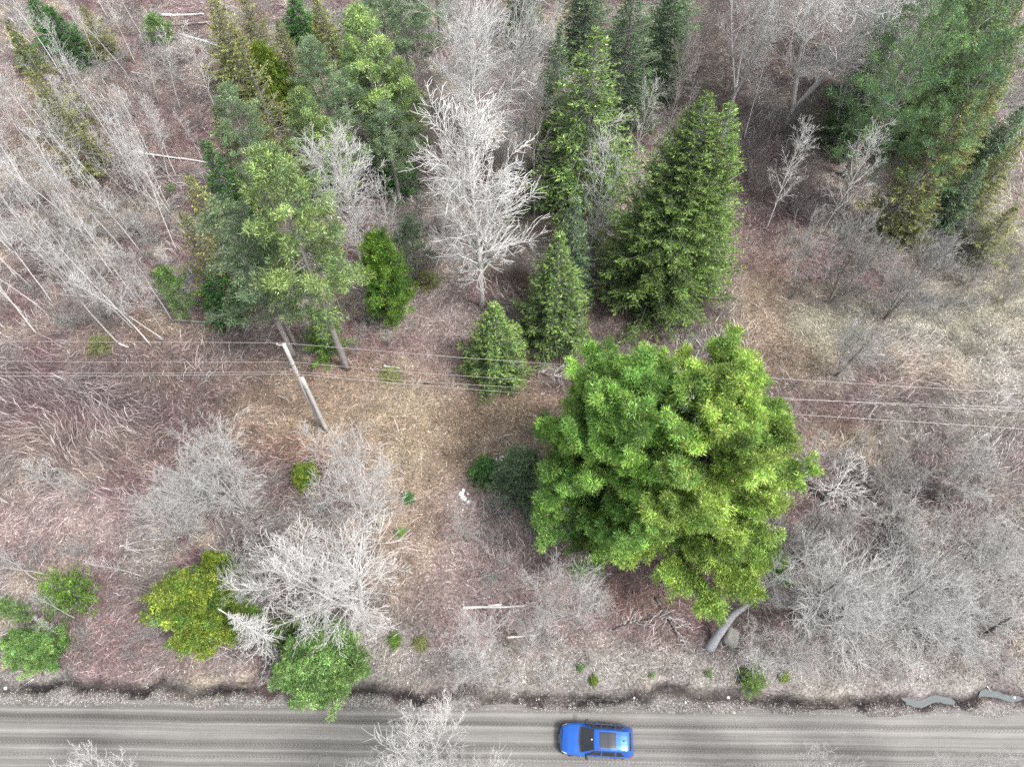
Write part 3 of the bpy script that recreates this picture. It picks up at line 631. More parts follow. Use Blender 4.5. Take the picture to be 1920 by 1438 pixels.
CON = [ # prototype, top px, top py, base py, radius m, category, label
 ('fir_narrow', 52,-14,110,1.5,'fir','dark green fir cut by the top edge, above the two narrow firs at upper left'),
 ('fir_narrow', 92,18,140,1.6,'fir','long narrow dark green fir leaning between the pale birches at upper left'),
 ('fir_narrow', 22,60,145,1.15,'fir','smaller narrow dark fir beside the bare trunk at the upper left edge'),
 ('olive_ragged', 8,36,250,2.0,'spruce','thin yellow-green mossy spruce cut by the left edge under the small fir'),
 ('olive_ragged', 52,128,330,2.0,'spruce','ragged yellow-green tree with bare limbs over the tan patch at upper left'),
 ('pine_small', 283,30,80,1.7,'pine','small round bright green pine alone near the top left logs'),
 ('olive_dense', 392,-20,175,2.6,'spruce','olive green mossy spruce right of the two fallen logs at the top'),
 ('olive_ragged', 152,10,110,1.6,'spruce','faint olive tree among pale birches near the top left corner'),
 ('fir_narrow', 548,-12,90,1.6,'fir','dark green narrow fir tip at the top edge beside brown cedars'),
 ('olive_dense', 520,38,200,2.0,'cedar','brown olive cedar with dark trunks showing below its crown'),
 ('cedar', 488,98,220,2.3,'cedar','yellowish green dense cedar left of the brown olive cedar'),
 ('olive_dense', 590,-10,120,2.2,'cedar','dark olive cedar at the top edge, right of the narrow fir tip'),
 ('pine_light', 668,18,330,3.4,'pine','tall light green pine behind the dark blue-green fir'),
 ('fir_narrow', 655,66,215,1.7,'fir','dense dark blue-green fir standing in front of the tall light pine'),
 ('pine_grey', 742,-40,190,3.2,'pine','hazy grey-green pine at the top edge beside the white aspens'),
 ('pine_grey', 700,-60,130,2.8,'pine','grey-green pine crown cut by the top edge left of the hazy pine'),
 ('pine_grey', 582,74,250,2.2,'pine','pale green pine with whitish limbs between the brown cedar and blue fir'),
 ('pine_grey', 638,142,360,2.5,'pine','thin grey-green pine with silvery stem right below the blue-green fir'),
 ('pine_light_b', 557,166,390,2.4,'pine','light green pine with a slender pointed tip left of the round-topped pine'),
 ('pine_light_b', 604,220,400,2.1,'pine','light green pine with a bushy rounded top in the middle of the pine stand'),
 ('pine_grey', 716,196,380,2.3,'pine','green and grey pine at the right edge of the pine stand'),
 ('fir_narrow', 742,272,370,1.5,'fir','bright green low fir at the right foot of the pine stand'),
 ('fir_narrow', 705,180,330,1.4,'fir','dark green fir wedged inside the pine stand beside bare brown saplings'),
 ('pine_light', 497,294,690,3.5,'pine','tallest light green pine with its thick pinkish trunk bare above the power line'),
 ('pine_grey', 412,388,668,3.0,'pine','grey-green pine with many dead lower limbs left of the utility pole top'),
 ('fir_narrow', 384,268,450,1.6,'fir','dark green narrow spruce left of the dead twiggy snag'),
 ('olive_ragged', 352,330,540,2.3,'spruce','half dead olive spruce draped in moss at the edge of the birch grove'),
 ('olive_ragged', 400,200,400,2.1,'spruce','olive and pale green ragged spruce above the dark narrow spruce'),
 ('fir_small', 396,522,610,1.5,'fir','small dark green fir above the long fallen log'),
 ('pine_small', 300,506,590,1.5,'pine','small soft green pine just left of the small dark fir'),
 ('hemlock_round', 706,452,600,2.0,'hemlock','dark glossy green hemlock right of the thick pine trunk'),
 ('hemlock', 592,588,655,1.5,'hemlock','low bright green hemlock behind the foot of the thick pine trunk'),
 ('pine_grey', 765,410,520,1.5,'pine','small faded grey-green pine left of the white central aspen'),
 ('spruce_mid_a', 926,568,724,2.15,'spruce','short broad spruce nearest the power line, lowest of the central spruces'),
 ('spruce_mid_a', 1050,438,664,2.35,'spruce','dense mid-size spruce right behind the short broad spruce'),
 ('spruce_mid_b', 1082,374,590,1.8,'spruce','darker slim spruce partly behind the dense mid-size spruce'),
 ('spruce_tall_a', 1052,38,-16,2.0,'spruce','narrow dark blue-green spruce right of the white aspens'),
 ('spruce_tall_b', 1122,46,-18,4.0,'spruce','tall open spruce with pale drooping limbs left of the twin-topped spruce'),
 ('spruce_tall_a', 1198,-60,280,2.9,'spruce','dark green spruce cut by the top edge behind the small white sapling'),
 ('spruce_tall_a', 1112,-110,150,2.6,'spruce','very dark spruce at the top edge between two others'),
 ('spruce_mid_b', 1268,-30,200,2.5,'spruce','blue-green spruce cut by the top edge left of the big white poplars'),
 ('spruce_tall_a', 980,-90,100,2.0,'spruce','dark spruce showing at the top edge behind the white aspens'),
 ('pine_sparse', 1830,-130,330,3.6,'pine','large sparse grey-green pine at upper right with broken limbs'),
 ('pine_sparse', 1950,-150,250,3.4,'pine','large pine with light green clumps cut by the top edge at upper right'),
 ('pine_sparse', 1795,-10,400,2.5,'pine','thin blue-green pine at the left side of the upper right stand'),
 ('pine_sparse', 1895,60,430,2.5,'pine','sparse pine with scattered green tufts right of the leaning poplar'),
 ('olive_dense', 1868,180,-11,1.9,'spruce','yellow olive spruce column near the right edge'),
 ('olive_dense', 1918,0,-13,2.1,'spruce','yellow olive spruce cut by the upper right edge'),
 ('spruce_mid_b', 1880,-80,120,2.6,'spruce','dark green spruce at the top right corner'),
 ('olive_dense', 1825,40,-11,1.7,'spruce','yellowish mossy spruce in the middle of the upper right pines'),
 ('spruce_mid_b', 1925,200,-8,1.7,'spruce','dark spruce squeezed behind the yellow olive column at the right edge'),
 ('spruce_tall_b', 1860,-20,300,2.5,'spruce','dark spruce standing inside the upper right pine stand'),
 ('spruce_tall_a', 1760,-110,230,2.4,'spruce','dark spruce at the left flank of the upper right pine stand'),
 ('spruce_tall_b', 1930,40,330,2.3,'spruce','green spruce left of the yellow olive column'),
 ('olive_ragged', 1830,170,440,2.2,'spruce','thin olive spruce at the lower end of the upper right stand'),
 ('spruce_mid_b', 1725,110,300,1.6,'spruce','small dark spruce behind the slender pale poplar'),
 ('spruce_tall_a', 1290,-110,120,2.4,'spruce','dark spruce cut by the top edge left of the paired poplar'),
 ('pine_grey', 810,-90,90,2.4,'pine','grey-green pine at the top edge touching the white aspens'),
 ('olive_ragged', 450,-30,120,1.9,'spruce','thin olive spruce at the top edge between olive and brown crowns'),
 ('olive_ragged', 445,60,300,2.2,'spruce','olive spruce filling the gap above the light pointed pine at left'),
 ('pine_grey', 420,160,400,2.2,'pine','pale grey-green pine below the top olive spruces'),
 ('olive_dense', 470,200,330,1.9,'cedar','brownish olive cedar behind the tallest light green pine'),
 ('pine_grey', 690,60,300,2.4,'pine','soft grey-green pine right behind the blue-green fir'),
 ('pine_light_b', 745,110,330,2.0,'pine','light green pine at the right side of the pine stand'),
 ('olive_ragged', 340,400,560,1.8,'spruce','second half dead olive spruce lower at the grove edge'),
 ('pine_grey', 455,440,650,2.0,'pine','faded grey-green pine between the small dark fir and the tallest pine'),
 ('olive_dense', 1893,130,-12,1.9,'spruce','tall yellow-olive spruce crowding the right edge'),
 ('olive_dense', 1925,250,-10,1.9,'spruce','yellow-olive spruce half out of the right edge'),
 ('spruce_tall_b', 1700,20,-13,2.3,'spruce','mid green spruce at the left front of the upper right stand'),
 ('spruce_tall_a', 1905,-40,-14,2.6,'spruce','blue-green spruce near the top right corner'),
 ('spruce_mid_b', 1850,300,-8,1.8,'spruce','small blue-green spruce low in the upper right stand'),
 ('olive_ragged', 1770,330,-7,1.8,'spruce','ragged olive spruce at the front of the upper right stand'),
 ('olive_ragged', 1905,390,-6,1.8,'spruce','ragged olive spruce over the pale slope at the right edge'),
 ('spruce_mid_b', 1685,70,-12,2.0,'spruce','blue-green spruce at the left edge of the upper right stand'),
 ('spruce_tall_a', 1840,-40,-14,2.4,'spruce','tall blue-green spruce reaching the top edge at upper right'),
 ('fir_small', 908,866,-2.6,.95,'fir','small vivid green fir beside the white snow patch'),
 ('spruce_mid_b', 980,845,-6,1.7,'fir','dark green fir under the left side of the great green pine'),
 ('spruce_mid_b', 1035,880,-7,1.7,'fir','shaded dark fir tucked under the great green pine crown'),
 ('cedar', 335,1112,-6.5,2.9,'cedar','large cedar with yellow-green edge left of the dead white spruce'),
 ('cedar', 392,1045,-5,1.0,'cedar','olive cedar top poking above the large yellow-green cedar'),
 ('bright_round', 580,1228,-5.5,2.75,'pine','broad bright green pine overhanging the road edge'),
 ('hemlock', 525,1180,-4.5,1.3,'hemlock','shaded green hemlock between the dead spruce and the white spreading tree'),
 ('bright_round', 30,1205,-4.2,1.55,'pine','broad green pine at the left edge near the road'),
 ('pine_small', -2,1135,-3.5,.9,'pine','pale green pine cut by the left edge above the broad one'),
]
for key, tx, ty, by, r, cat, lab in CON:
    ps, h0, r0 = PR[key]; sp_ = key[:4] in ('spru', 'fir_'); h = -by if by < 0 else max(2.0, hfrom(ty, by - (13 * r if sp_ else 0))); x, y, _ = P(tx, ty, h); s = r / r0 * (1.38 if sp_ else 1.12)
    spawn(ps, {'fir': 'fir_tree', 'pine': 'pine_tree', 'spruce': 'spruce_tree', 'cedar': 'cedar_tree', 'hemlock': 'hemlock_tree'}[cat], lab, cat, x, y, sc=(s, s, h / h0))

# the twin-topped spruce: two crowns on two stems
big = spruce('twin_spruce', 20, 5.3, 'spruce', 'bark_grey', 77, nb=13, dens=1.1, rag=.15, tipg=1.0, dead=.05, power=.78, dz=.30, cb=.05, up=25, low=-10)
x, y, _ = P(1328, 174, 20); spawn(big, 'spruce_tree', 'huge dense spruce with a pointed top above the great green pine', 'spruce', x, y, rz=.6)
tw = spruce('twin_spruce_side', 19, 4.2, 'spruce', 'bark_grey', 78, nb=9, dens=1.1, rag=.12, tipg=1.0, dead=.05, power=.72, dz=.30, cb=.08)
x, y, _ = P(1357, 194, 19); spawn(tw, 'spruce_tree', 'slimmer spruce pressed against the right side of the huge dense spruce', 'spruce', x + .5, y)

# the great white pines
def reach(tab):
    """boughs reach further on some sides: degrees from +X, metres"""
    A = [a for a, _ in tab] + [tab[0][0] + 360]; L = [l for _, l in tab] + [tab[0][1]]
    return lambda a: float(np.interp((a * 180 / pi - A[0]) % 360 + A[0], A, L))
gk = dict(cb=.16, up=62, low=10, puff=.38, nneedle=66, npuff=8, nl=.18, nw=.040, rag=.19, round_=.05, twig='bark_grey', subs=6, tr=.017)
gp = pine('great_pine_green', 16, 1, 'wpine_g', 31, dz=.66, nb=8, power=.36, dead=8, az_fn=reach([(0, 4.8), (45, 6.0), (75, 6.8), (100, 6.6), (120, 5.8), (150, 5.7), (180, 5.3), (225, 4.9), (250, 5.6), (285, 7.6), (315, 6.4)]), **gk)
x, y, _ = P(1160, 800, 13); spawn(gp, 'white_pine', 'great deep green pine with plume-like boughs, left of its yellower twin', 'pine', x, y, rz=0.0)
gy = pine('great_pine_yellow', 17, 1, 'wpine_y', 32, dz=.66, nb=8, power=.36, dead=14, az_fn=reach([(0, 5.4), (25, 6.2), (45, 6.0), (75, 7.8), (100, 9.5), (140, 6.8), (180, 6.0), (225, 7.2), (255, 7.2), (285, 6.8), (320, 6.4)]), **gk)
x, y, _ = P(1345, 825, 14); spawn(gy, 'white_pine', 'great yellow-green pine with bare grey limbs at its heart, right twin', 'pine', x, y, rz=0.0)
gyo = SC.objects['white_pine.001']; q0 = np.array(P(1322, 742, 16.6)) - np.array(gyo.location); g = Rnd(4); segs = []; MINR = .02
root = np.array([q0[0] * .3, q0[1] * .3, 12.5]); 
for k in range(8): a, b = root + (q0 - root) * k / 8, root + (q0 - root) * (k + 1) / 8; segs.append((*a, *b, .07 - .003 * k, .067 - .003 * k))
for k in range(11):
    a = 6.28 * k / 11 + g.gauss(0, .3); e = g.uniform(.1, .8)
    grow(segs, g, tuple(q0 - np.array([0, 0, .25 * (k % 3)])), (cos(a) * cos(e), sin(a) * cos(e), sin(e)), g.uniform(1.2, 2.6), .042, .018, 5, .03, .16, [(4, .7, .4, 3), (2, .7, .5, 2)], 0)
obj('dead_limb', mesh('dead_limb', *prisms(segs, 4), M['bleached']), gyo)

# small evergreen bushes
for (px, py, key, r, h, lab) in (
    (570, 892, 'cedar', 1.15, 1.7, 'round yellow-green bush just left of a spreading bare tree'),
    (765, 932, 'fir_small', .5, 1.0, 'tiny narrow green bush at the right fringe of the bare white tree'),
    (752, 999, 'pine_small', .5, .6, 'tiny round green bush on the leafy path'),
    (118, 1108, 'hemlock', 1.7, 2.6, 'loose green bush below the leaning birch at lower left'),
    (180, 640, 'olive_dense', 1.0, 1.6, 'dull olive bush at the foot of the birch grove beside the wires'),
    (318, 352, 'pine_small', .6, .8, 'tiny green seedling right of the fallen pole-like trunk at left'),
    (800, 520, 'olive_dense', 1.1, 1.8, 'dull olive bush left of the foot of the white central aspen'),
    (1412, 1272, 'hemlock', .95, 1.0, 'low green bush at the ditch under bare twigs'),
    (1090, 1251, 'pine_small', .34, .4, 'tiny yellow-green tuft in pale grass above the car'),
    (1113, 1276, 'cedar', .36, .4, 'small upright yellow-green tuft nearest the ditch above the car'),
    (1223, 1266, 'pine_small', .26, .3, 'faint green tuft in the pale grass strip right of the car'),
    (788, 1205, 'olive_dense', .55, .7, 'small mossy tuft left of the roadside bare tree'),
    (740, 1200, 'hemlock', .5, .7, 'small green tuft right of the broad roadside pine'),
    (1330, 1262, 'pine_small', .3, .35, 'small green tuft left of the low green bush by the ditch'),
    (1470, 1268, 'cedar', .4, .4, 'yellow-green tuft right of the low green bush by the ditch'),
    (730, 700, 'olive_ragged', .8, 1.0, 'faint olive bush beside the log right of the thick pine trunk')):
    ps, h0, r0 = PR[key]; x, y, _ = P(px, py, h * .5); spawn(ps, 'evergreen_bush', lab, 'bush', x, y, sc=(r / r0, r / r0, h / h0))

# ------------------------------------------------------------------ bare trees
def bt(key, *a, **k): PR[key] = (bare_tree(key, *a, **k), a[0], a[1])
bt('aspen_a', 19, 4.3, 101, nl=52, cb=.20, asc=38, tr=.19, sub=(9, 5))
bt('aspen_white', 19, 4.3, 131, nl=46, cb=.20, asc=38, tr=.21, sub=(9, 5), twr=.015, mats=('bark_birch', 'twig_crown'))
bt('aspen_b', 18, 3.6, 102, nl=42, cb=.25, asc=44, tr=.15, sub=(8, 5), mats=('bark_aspen', 'twig_mid'))
bt('poplar', 18, 3.0, 103, nl=58, cb=.30, asc=52, tr=.19, sub=(7, 5), forks=5, fa=.46, split=.20, twr=.018, trop=.07, mats=('bark_birch', 'twig_bright'))
PR['poplar'] = (PR['poplar'][0], 18, 5.0)
bt('sapling', 9, 1.9, 104, nl=20, cb=.25, asc=48, tr=.06, sub=(5, 4), twr=.0075)
bt('sapling_b', 8, 2.2, 105, nl=16, cb=.2, asc=42, tr=.06, sub=(6, 4), forks=2, fa=.25, twr=.0075, mats=('bark_grey', 'twig_grey'))
bt('brown_tree', 12, 2.2, 106, nl=24, cb=.2, asc=45, tr=.07, sub=(6, 5), mats=('bark_grey', 'twig_brown'), twr=.008)
bt('spreading', 14, 4.6, 107, nl=34, cb=.24, asc=32, tr=.17, sub=(9, 6), forks=3, fa=.28, jit=.11, twr=.011, mats=('bark_birch', 'twig_bright'))
PR['spreading'] = (PR['spreading'][0], PR['spreading'][1], 6.4)
bt('spreading_b', 11, 4.3, 108, nl=24, cb=.16, asc=36, tr=.10, sub=(9, 6), forks=2, fa=.22, jit=.11, twr=.0105, mats=('bark_aspen', 'twig_white'))
PR['spreading_b'] = (PR['spreading_b'][0], PR['spreading_b'][1], 5.2)
bt('roadside', 9, 3.4, 109, nl=30, cb=.1, asc=40, tr=.055, sub=(8, 5), forks=4, fa=.38, jit=.12, mats=('bark_grey', 'twig_mid'), twr=.008)
PR['roadside'] = (PR['roadside'][0], PR['roadside'][1], 4.4)
bt('oak_lean', 11, 5.2, 110, nl=36, cb=.25, asc=30, tr=.20, sub=(9, 6), forks=2, fa=.32, jit=.14, twr=.0105, mats=('bark_dark', 'twig_mid'))
PR['oak_lean'] = (PR['oak_lean'][0], PR['oak_lean'][1], 6.6)
bt('birch_clump', 9, 3.0, 111, nl=44, cb=.22, asc=55, tr=.05, sub=(6, 5), forks=7, fa=.32, mats=('bark_birch', 'twig_mid'), twr=.0085)
PR['birch_clump'] = (PR['birch_clump'][0], PR['birch_clump'][1], 4.3)
for k in range(4):
    bt('birch_%d' % k, 11, 1.15, 120 + k, nl=18, cb=.42, asc=58, tr=.052, sub=(4, 3), mats=('bark_birch', 'twig_mid'), twr=.0078, lean=[.05, -.04, .0, .08][k], egg=.4, jit=.12)
bt('grey_tree', 7, 2.6, 112, nl=24, cb=.15, asc=42, tr=.07, sub=(7, 6), forks=3, fa=.3, mats=('bark_grey', 'twig_grey'), jit=.14)
PR['grey_tree'] = (PR['grey_tree'][0], PR['grey_tree'][1], 3.2)

BT = [ # prototype, top px, top py, base py, radius, name, category, label
 ('aspen_white', 884,226,575,4.5,'aspen_tree','aspen','white leafless aspen with broad fan crown in the centre, foot above the short spruce'),
 ('aspen_b', 868,20,370,3.6,'aspen_tree','aspen','tall white aspen rising just above the central fan-crowned aspen'),
 ('aspen_b', 942,-50,330,3.7,'aspen_tree','aspen','tall white aspen nearest the dark blue-green spruce at the top'),
 ('aspen_a', 872,-110,250,3.9,'aspen_tree','aspen','white aspen cut by the top edge beside the hazy grey-green pine'),
 ('aspen_b', 985,60,300,2.7,'aspen_tree','aspen','greyer slim aspen between the white aspens and the dark spruce'),
 ('sapling', 1136,258,500,2.3,'poplar_tree','poplar','young white poplar in front of the tall open spruce'),
 ('sapling', 1218,172,330,1.7,'poplar_tree','poplar','small white sapling left of the twin-topped spruce'),
 ('birch_0', 1452,100,262,1.0,'birch_tree','birch','thin white birch leaning beside the right slim spruce top'),
 ('sapling', 1515,255,430,2.0,'bare_tree','tree','small pale bare tree over the dark red brush'),
 ('sapling', 1640,255,440,2.2,'bare_tree','tree','greenish-white forked bare tree left of the sparse pines'),
 ('sapling_b', 1560,420,560,2.2,'bare_tree','tree','small grey bare tree above the pale mossy patch'),
 ('grey_tree', 1642,610,-7,2.8,'bare_tree','tree','wide twiggy bare tree whose foot touches the upper wire at right'),
 ('sapling_b', 1550,835,-5,1.7,'bare_tree','tree','small upright bare tree right of the great yellow-green pine'),
 ('aspen_b', 622,300,530,3.2,'bare_tree','tree','fan-shaped bare tree between the tallest pine and the hemlock'),
 ('sapling', 706,340,520,1.9,'bare_tree','tree','greenish slim bare tree just right of the fan-shaped one'),
 ('spreading', 590,1035,-13,6.3,'bare_tree','tree','big white spreading bare tree with a star of limbs above the roadside pine'),
 ('spreading_b', 652,868,-11,3.9,'bare_tree','tree','white bare tree just below the utility pole'),
 ('birch_clump', 360,850,-10,3.9,'birch_tree','birch','large feathery clump of grey-white birch stems left of the yellow-green bush'),
 ('birch_clump', 290,920,-8,2.8,'birch_tree','birch','lower feathery clump of birch stems above the yellow-green cedar'),
 ('birch_clump', 455,1070,-7,2.1,'bare_tree','tree','dense whitish bare bush right of the yellow-green cedar'),
 ('roadside', 1060,1095,-9,3.2,'bare_tree','tree','many-stemmed pale bare tree below the great pine left side'),
 ('sapling_b', 1058,925,-7,1.5,'bare_tree','tree','small bare tree above the many-stemmed pale one'),
 ('roadside', 893,1205,-8,3.0,'bare_tree','tree','pale bare tree spreading over the ditch left of the car'),
 ('sapling_b', 868,960,-6,1.3,'bare_tree','tree','thin grey bare sapling on the pinkish leaf litter'),
 ('sapling_b', 1000,1180,-5,1.6,'bare_tree','tree','small pale bare tree between two larger ones above the car'),
 ('oak_lean', 1650,1080,-11,5.4,'bare_tree','tree','dark-trunked wide bare tree filling the lower right brush'),
 ('oak_lean', 1800,1110,-10,4.8,'bare_tree','tree','dark-trunked bare tree right of the widest one at lower right'),
 ('spreading_b', 1880,1010,-9,4.0,'bare_tree','tree','pale bare tree near the right edge above the puddles'),
 ('grey_tree', 1560,980,-6,3.0,'bare_tree','tree','dense grey bare tree right of the great pine lower boughs'),
 ('grey_tree', 1700,880,-4.5,2.6,'bare_tree','tree','low grey bare tree over the mauve brush at right'),
 ('grey_tree', 1845,880,-5,2.9,'bare_tree','tree','low grey bare tree near the right edge below the wires'),
 ('grey_tree', 1760,470,600,3.4,'bare_tree','tree','tangled grey tree at the edge of the pale mossy slope'),
 ('grey_tree', 1650,420,570,3.2,'bare_tree','tree','tangled grey tree left of the pale mossy slope'),
 ('roadside', 1545,1195,-6,2.8,'bare_tree','tree','pale bare tree reaching over the ditch at lower right'),
 ('roadside', 1450,1215,-5,2.2,'bare_tree','tree','low arching bare tree over the green bush by the ditch'),
 ('brown_tree', 790,110,330,2.2,'bare_tree','tree','brownish thin bare tree between the pine stand and white aspens'),
 ('brown_tree', 800,230,430,2.0,'bare_tree','tree','second brownish bare tree left of the fan-crowned aspen'),
 ('brown_tree', 1290,90,300,2.4,'bare_tree','tree','grey-brown bare tree above the huge spruce tip'),
 ('brown_tree', 1340,20,250,2.6,'bare_tree','tree','grey-brown bare tree between the blue-green spruce and paired poplar'),
 ('brown_tree', 1010,200,420,2.2,'bare_tree','tree','dark thin bare tree under the narrow dark spruce'),
 ('sapling', 345,70,205,2.2,'bare_tree','tree','white bare sapling under the fallen logs at the top left'),
 ('sapling_b', 150,120,240,2.0,'bare_tree','tree','forked pale bare tree right of the ragged yellow-green tree'),
]
for key, tx, ty, by, r, nm, cat, lab in BT:
    ps, h0, r0 = PR[key]; h = -by if by < 0 else max(1.6, hfrom(ty, by)); x, y, _ = P(tx, ty, h); s = r / r0
    spawn(ps, nm, lab, cat, x, y, sc=(s, s, h / h0))
for (bx, by, h, r, key, lab) in ((1472, 240, 18, 5.6, 'poplar', 'largest white poplar spreading its limbs toward the top edge'), (1368, 208, 17, 4.2, 'poplar', 'big white poplar with upswept limbs right of the huge spruce tip'),
                                 (1556, 268, 15, 3.6, 'poplar', 'slender pale poplar right of the largest white poplar'), (1590, 120, 14, 4.0, 'poplar', 'pale poplar behind the slender one at the top edge')):
    ps, h0, r0 = PR[key]; x, y, _ = P(bx, by); spawn(ps, 'poplar_tree', lab, 'poplar', x, y, sc=(r / r0, r / r0, h / h0))
# trees rooted on the near side of the road, their tops reaching into the frame
for (px, py, h, r, lab) in ((790, 1425, 11, 3.6, 'pale bare tree crown reaching over the road left of the car'), (905, 1490, 11, 3.0, 'pale bare twigs over the road nearest the car nose'),
                            (1560, 1478, 10, 2.6, 'bare twigs over the road right of the car'), (1850, 1470, 10, 2.8, 'bare twigs over the road at the lower right corner'),
                            (165, 1490, 10, 2.6, 'few bare twigs over the road at lower left'), (660, 1500, 9, 2.6, 'sparse pale twigs at the bottom edge left of the larger crown')):
    ps, h0, r0 = PR['spreading_b']; x, y, _ = P(px, py, h * .8); spawn(ps, 'bare_tree', lab, 'tree', x, y, sc=(r / r0, r / r0, h / h0))

# birches: white stems of the left-hand grove; base pixel, height
BI = [(222,643,11,'with its foot beside the short broken log'),(250,617,10,'rooted just above the broken log'),(283,648,11.5,'nearest the wires'),(308,638,11,'right of the grove front'),
 (311,630,9.5,'in the pair right of the grove front'),(322,600,8,'at the left end of the long fallen log'),(100,572,11,''),(88,588,11.5,''),(43,588,12,''),(70,627,10,''),(10,617,11,''),
 (333,473,10,'beside the half dead olive spruce'),(267,477,11,''),(232,470,11,''),(310,400,9,''),(340,208,9.5,'under the fallen logs at top left'),(255,123,9,'with forked foot above red brush at the top left'),(133,227,7,'standing on the tan patch at upper left'),
 (187,122,9,'right of the long narrow fir'),(240,142,9,''),(118,145,10,''),(160,205,9,''),(205,400,10,''),(150,430,11,''),(180,460,12,''),(120,470,11,''),(60,450,11,''),(20,470,12,''),(215,520,10,''),(140,530,11,''),
 (170,560,10,''),(60,540,10,''),(255,560,9,''),(290,560,9.5,''),(30,520,10,''),(190,590,9,''),(5,545,10,''),(-20,590,11,''),(95,410,11,''),(250,330,9,''),(215,300,9,''),(280,300,8,''),(380,300,6,'whose foot meets the fallen trunk by the dark narrow spruce'),
 (300,200,8,''),(220,240,8,''),(90,300,10,''),(40,330,10,''),(140,340,11,''),(190,350,10,''),(330,330,8,''),(340,560,7,''),(265,65,8,''),(225,50,8,''),(200,30,9,''),(150,60,9,''),
 (130,932,7.5,'white and thick, arching in from the left edge below the mauve brush'),(200,940,6,'small and feathery right of the thick arching one'),(92,1078,7,'slim and bright above the loose green bush'),(75,1090,6,'second slim one above the loose green bush'),(265,1080,5,'small and feathery left of the yellow-green cedar'),(20,945,6,'short and cut by the left edge'),(145,1160,5,'thin above the left roadside brush'),(130,1200,4.5,'thin near the left roadside pine')]
for k in range(46):
    a = RG.uniform(0, 6.28); q = sqrt(RG.random()); BI.append((150 + 185 * q * cos(a), 420 + 200 * q * sin(a), RG.uniform(5.5, 9.5), ''))
for i, (bx, by, h, extra) in enumerate(BI):
    ps, h0, r0 = PR['birch_%d' % (i % 4)]; x, y, _ = P(bx, by); f = h / h0
    if not extra: pass
    if extra: spawn(ps, 'birch_tree', 'white birch stem ' + extra, 'birch', x, y, sc=(f * 1.05, f * 1.05, f), lean=(RG.gauss(.02, .05), RG.gauss(0, .05)))
    else:
        row = 'in the upper rows of the grove' if by < 300 else ('in the middle of the left grove' if by < 500 else 'in the front of the left grove')
        spawn(ps, 'birch_tree', 'thin white birch stem ' + row, 'birch', x, y, sc=(f, f, f), group='birches ' + row.replace('rooted ', ''), lean=(RG.gauss(.02, .06), RG.gauss(0, .06)))

def ordinals(objs, what):
    """tell look-alikes apart by their order across the picture"""
    objs = sorted(objs, key=lambda o: W2P(o.location.x, o.location.y)[0])
    for i, o in enumerate(objs):
        k = i + 1; sfx = 'th' if 10 <= k % 100 <= 20 else {1: 'st', 2: 'nd', 3: 'rd'}.get(k % 10, 'th')
        o['label'] = o['label'] + ', ' + ('leftmost' if i == 0 else ('rightmost' if k == len(objs) else '%d%s' % (k, sfx))) + ' ' + what
gr_ = {}
for o in SC.objects:
    if o.get('group', '').startswith('birches '): gr_.setdefault(o['group'], []).append(o)
for v in gr_.values(): ordinals(v, 'from the left')

# dead white spruce beside the road
def dead_spruce():
    g = Rnd(5); segs = []; global MINR; MINR = .012; h = 10.5
    pts = [(0, 0, -.2)] + [(-.04 * i, .02 * i, h * i / 12) for i in range(1, 13)]; rad = [.15 * (1 - .9 * i / 12) + .01 for i in range(13)]
    a = 0
    for i in range(230):
        u = i / 230; z = h * (.12 + .87 * u); a += 2.4 + g.gauss(0, .4)
        if u < .45:
            if g.random() < .55: continue
            L = g.uniform(.9, 2.5) * (1.15 - u * .8); kids = [(6, .7, .32, 3), (3, .7, .5, 2)]; r0, e = .050, g.gauss(-.1, .2)
        else: L = (1 - u) * 1.9 * g.uniform(.5, 1.1) + .1; kids = [(4, .6, .45, 2)]; r0, e = .018, g.gauss(.1, .25)
        grow(segs, g, (0, 0, z), (cos(a) * cos(e), sin(a) * cos(e), sin(e)), L, r0, .010, 5, -.03, .16, kids, 0)
    return [('trunk', mesh('dead_spruce_trunk', *tube(pts, rad, 8), M['bleached'], smooth=True)), ('crown', mesh('dead_spruce_crown', *prisms(segs, 3), M['bleached']))]
x, y, _ = P(425, 1150, 10.5); spawn(dead_spruce(), 'dead_spruce', 'bleached white dead spruce with brittle hooked limbs between cedar and roadside pine', 'dead tree', x, y, rz=0)
sn, h0, r0 = PR['brown_tree']; x, y, _ = P(462, 300, 9); spawn(sn, 'dead_snag', 'twiggy grey dead snag between the dark narrow spruce and the tallest pine', 'dead tree', x, y, sc=(.5, .5, .75))

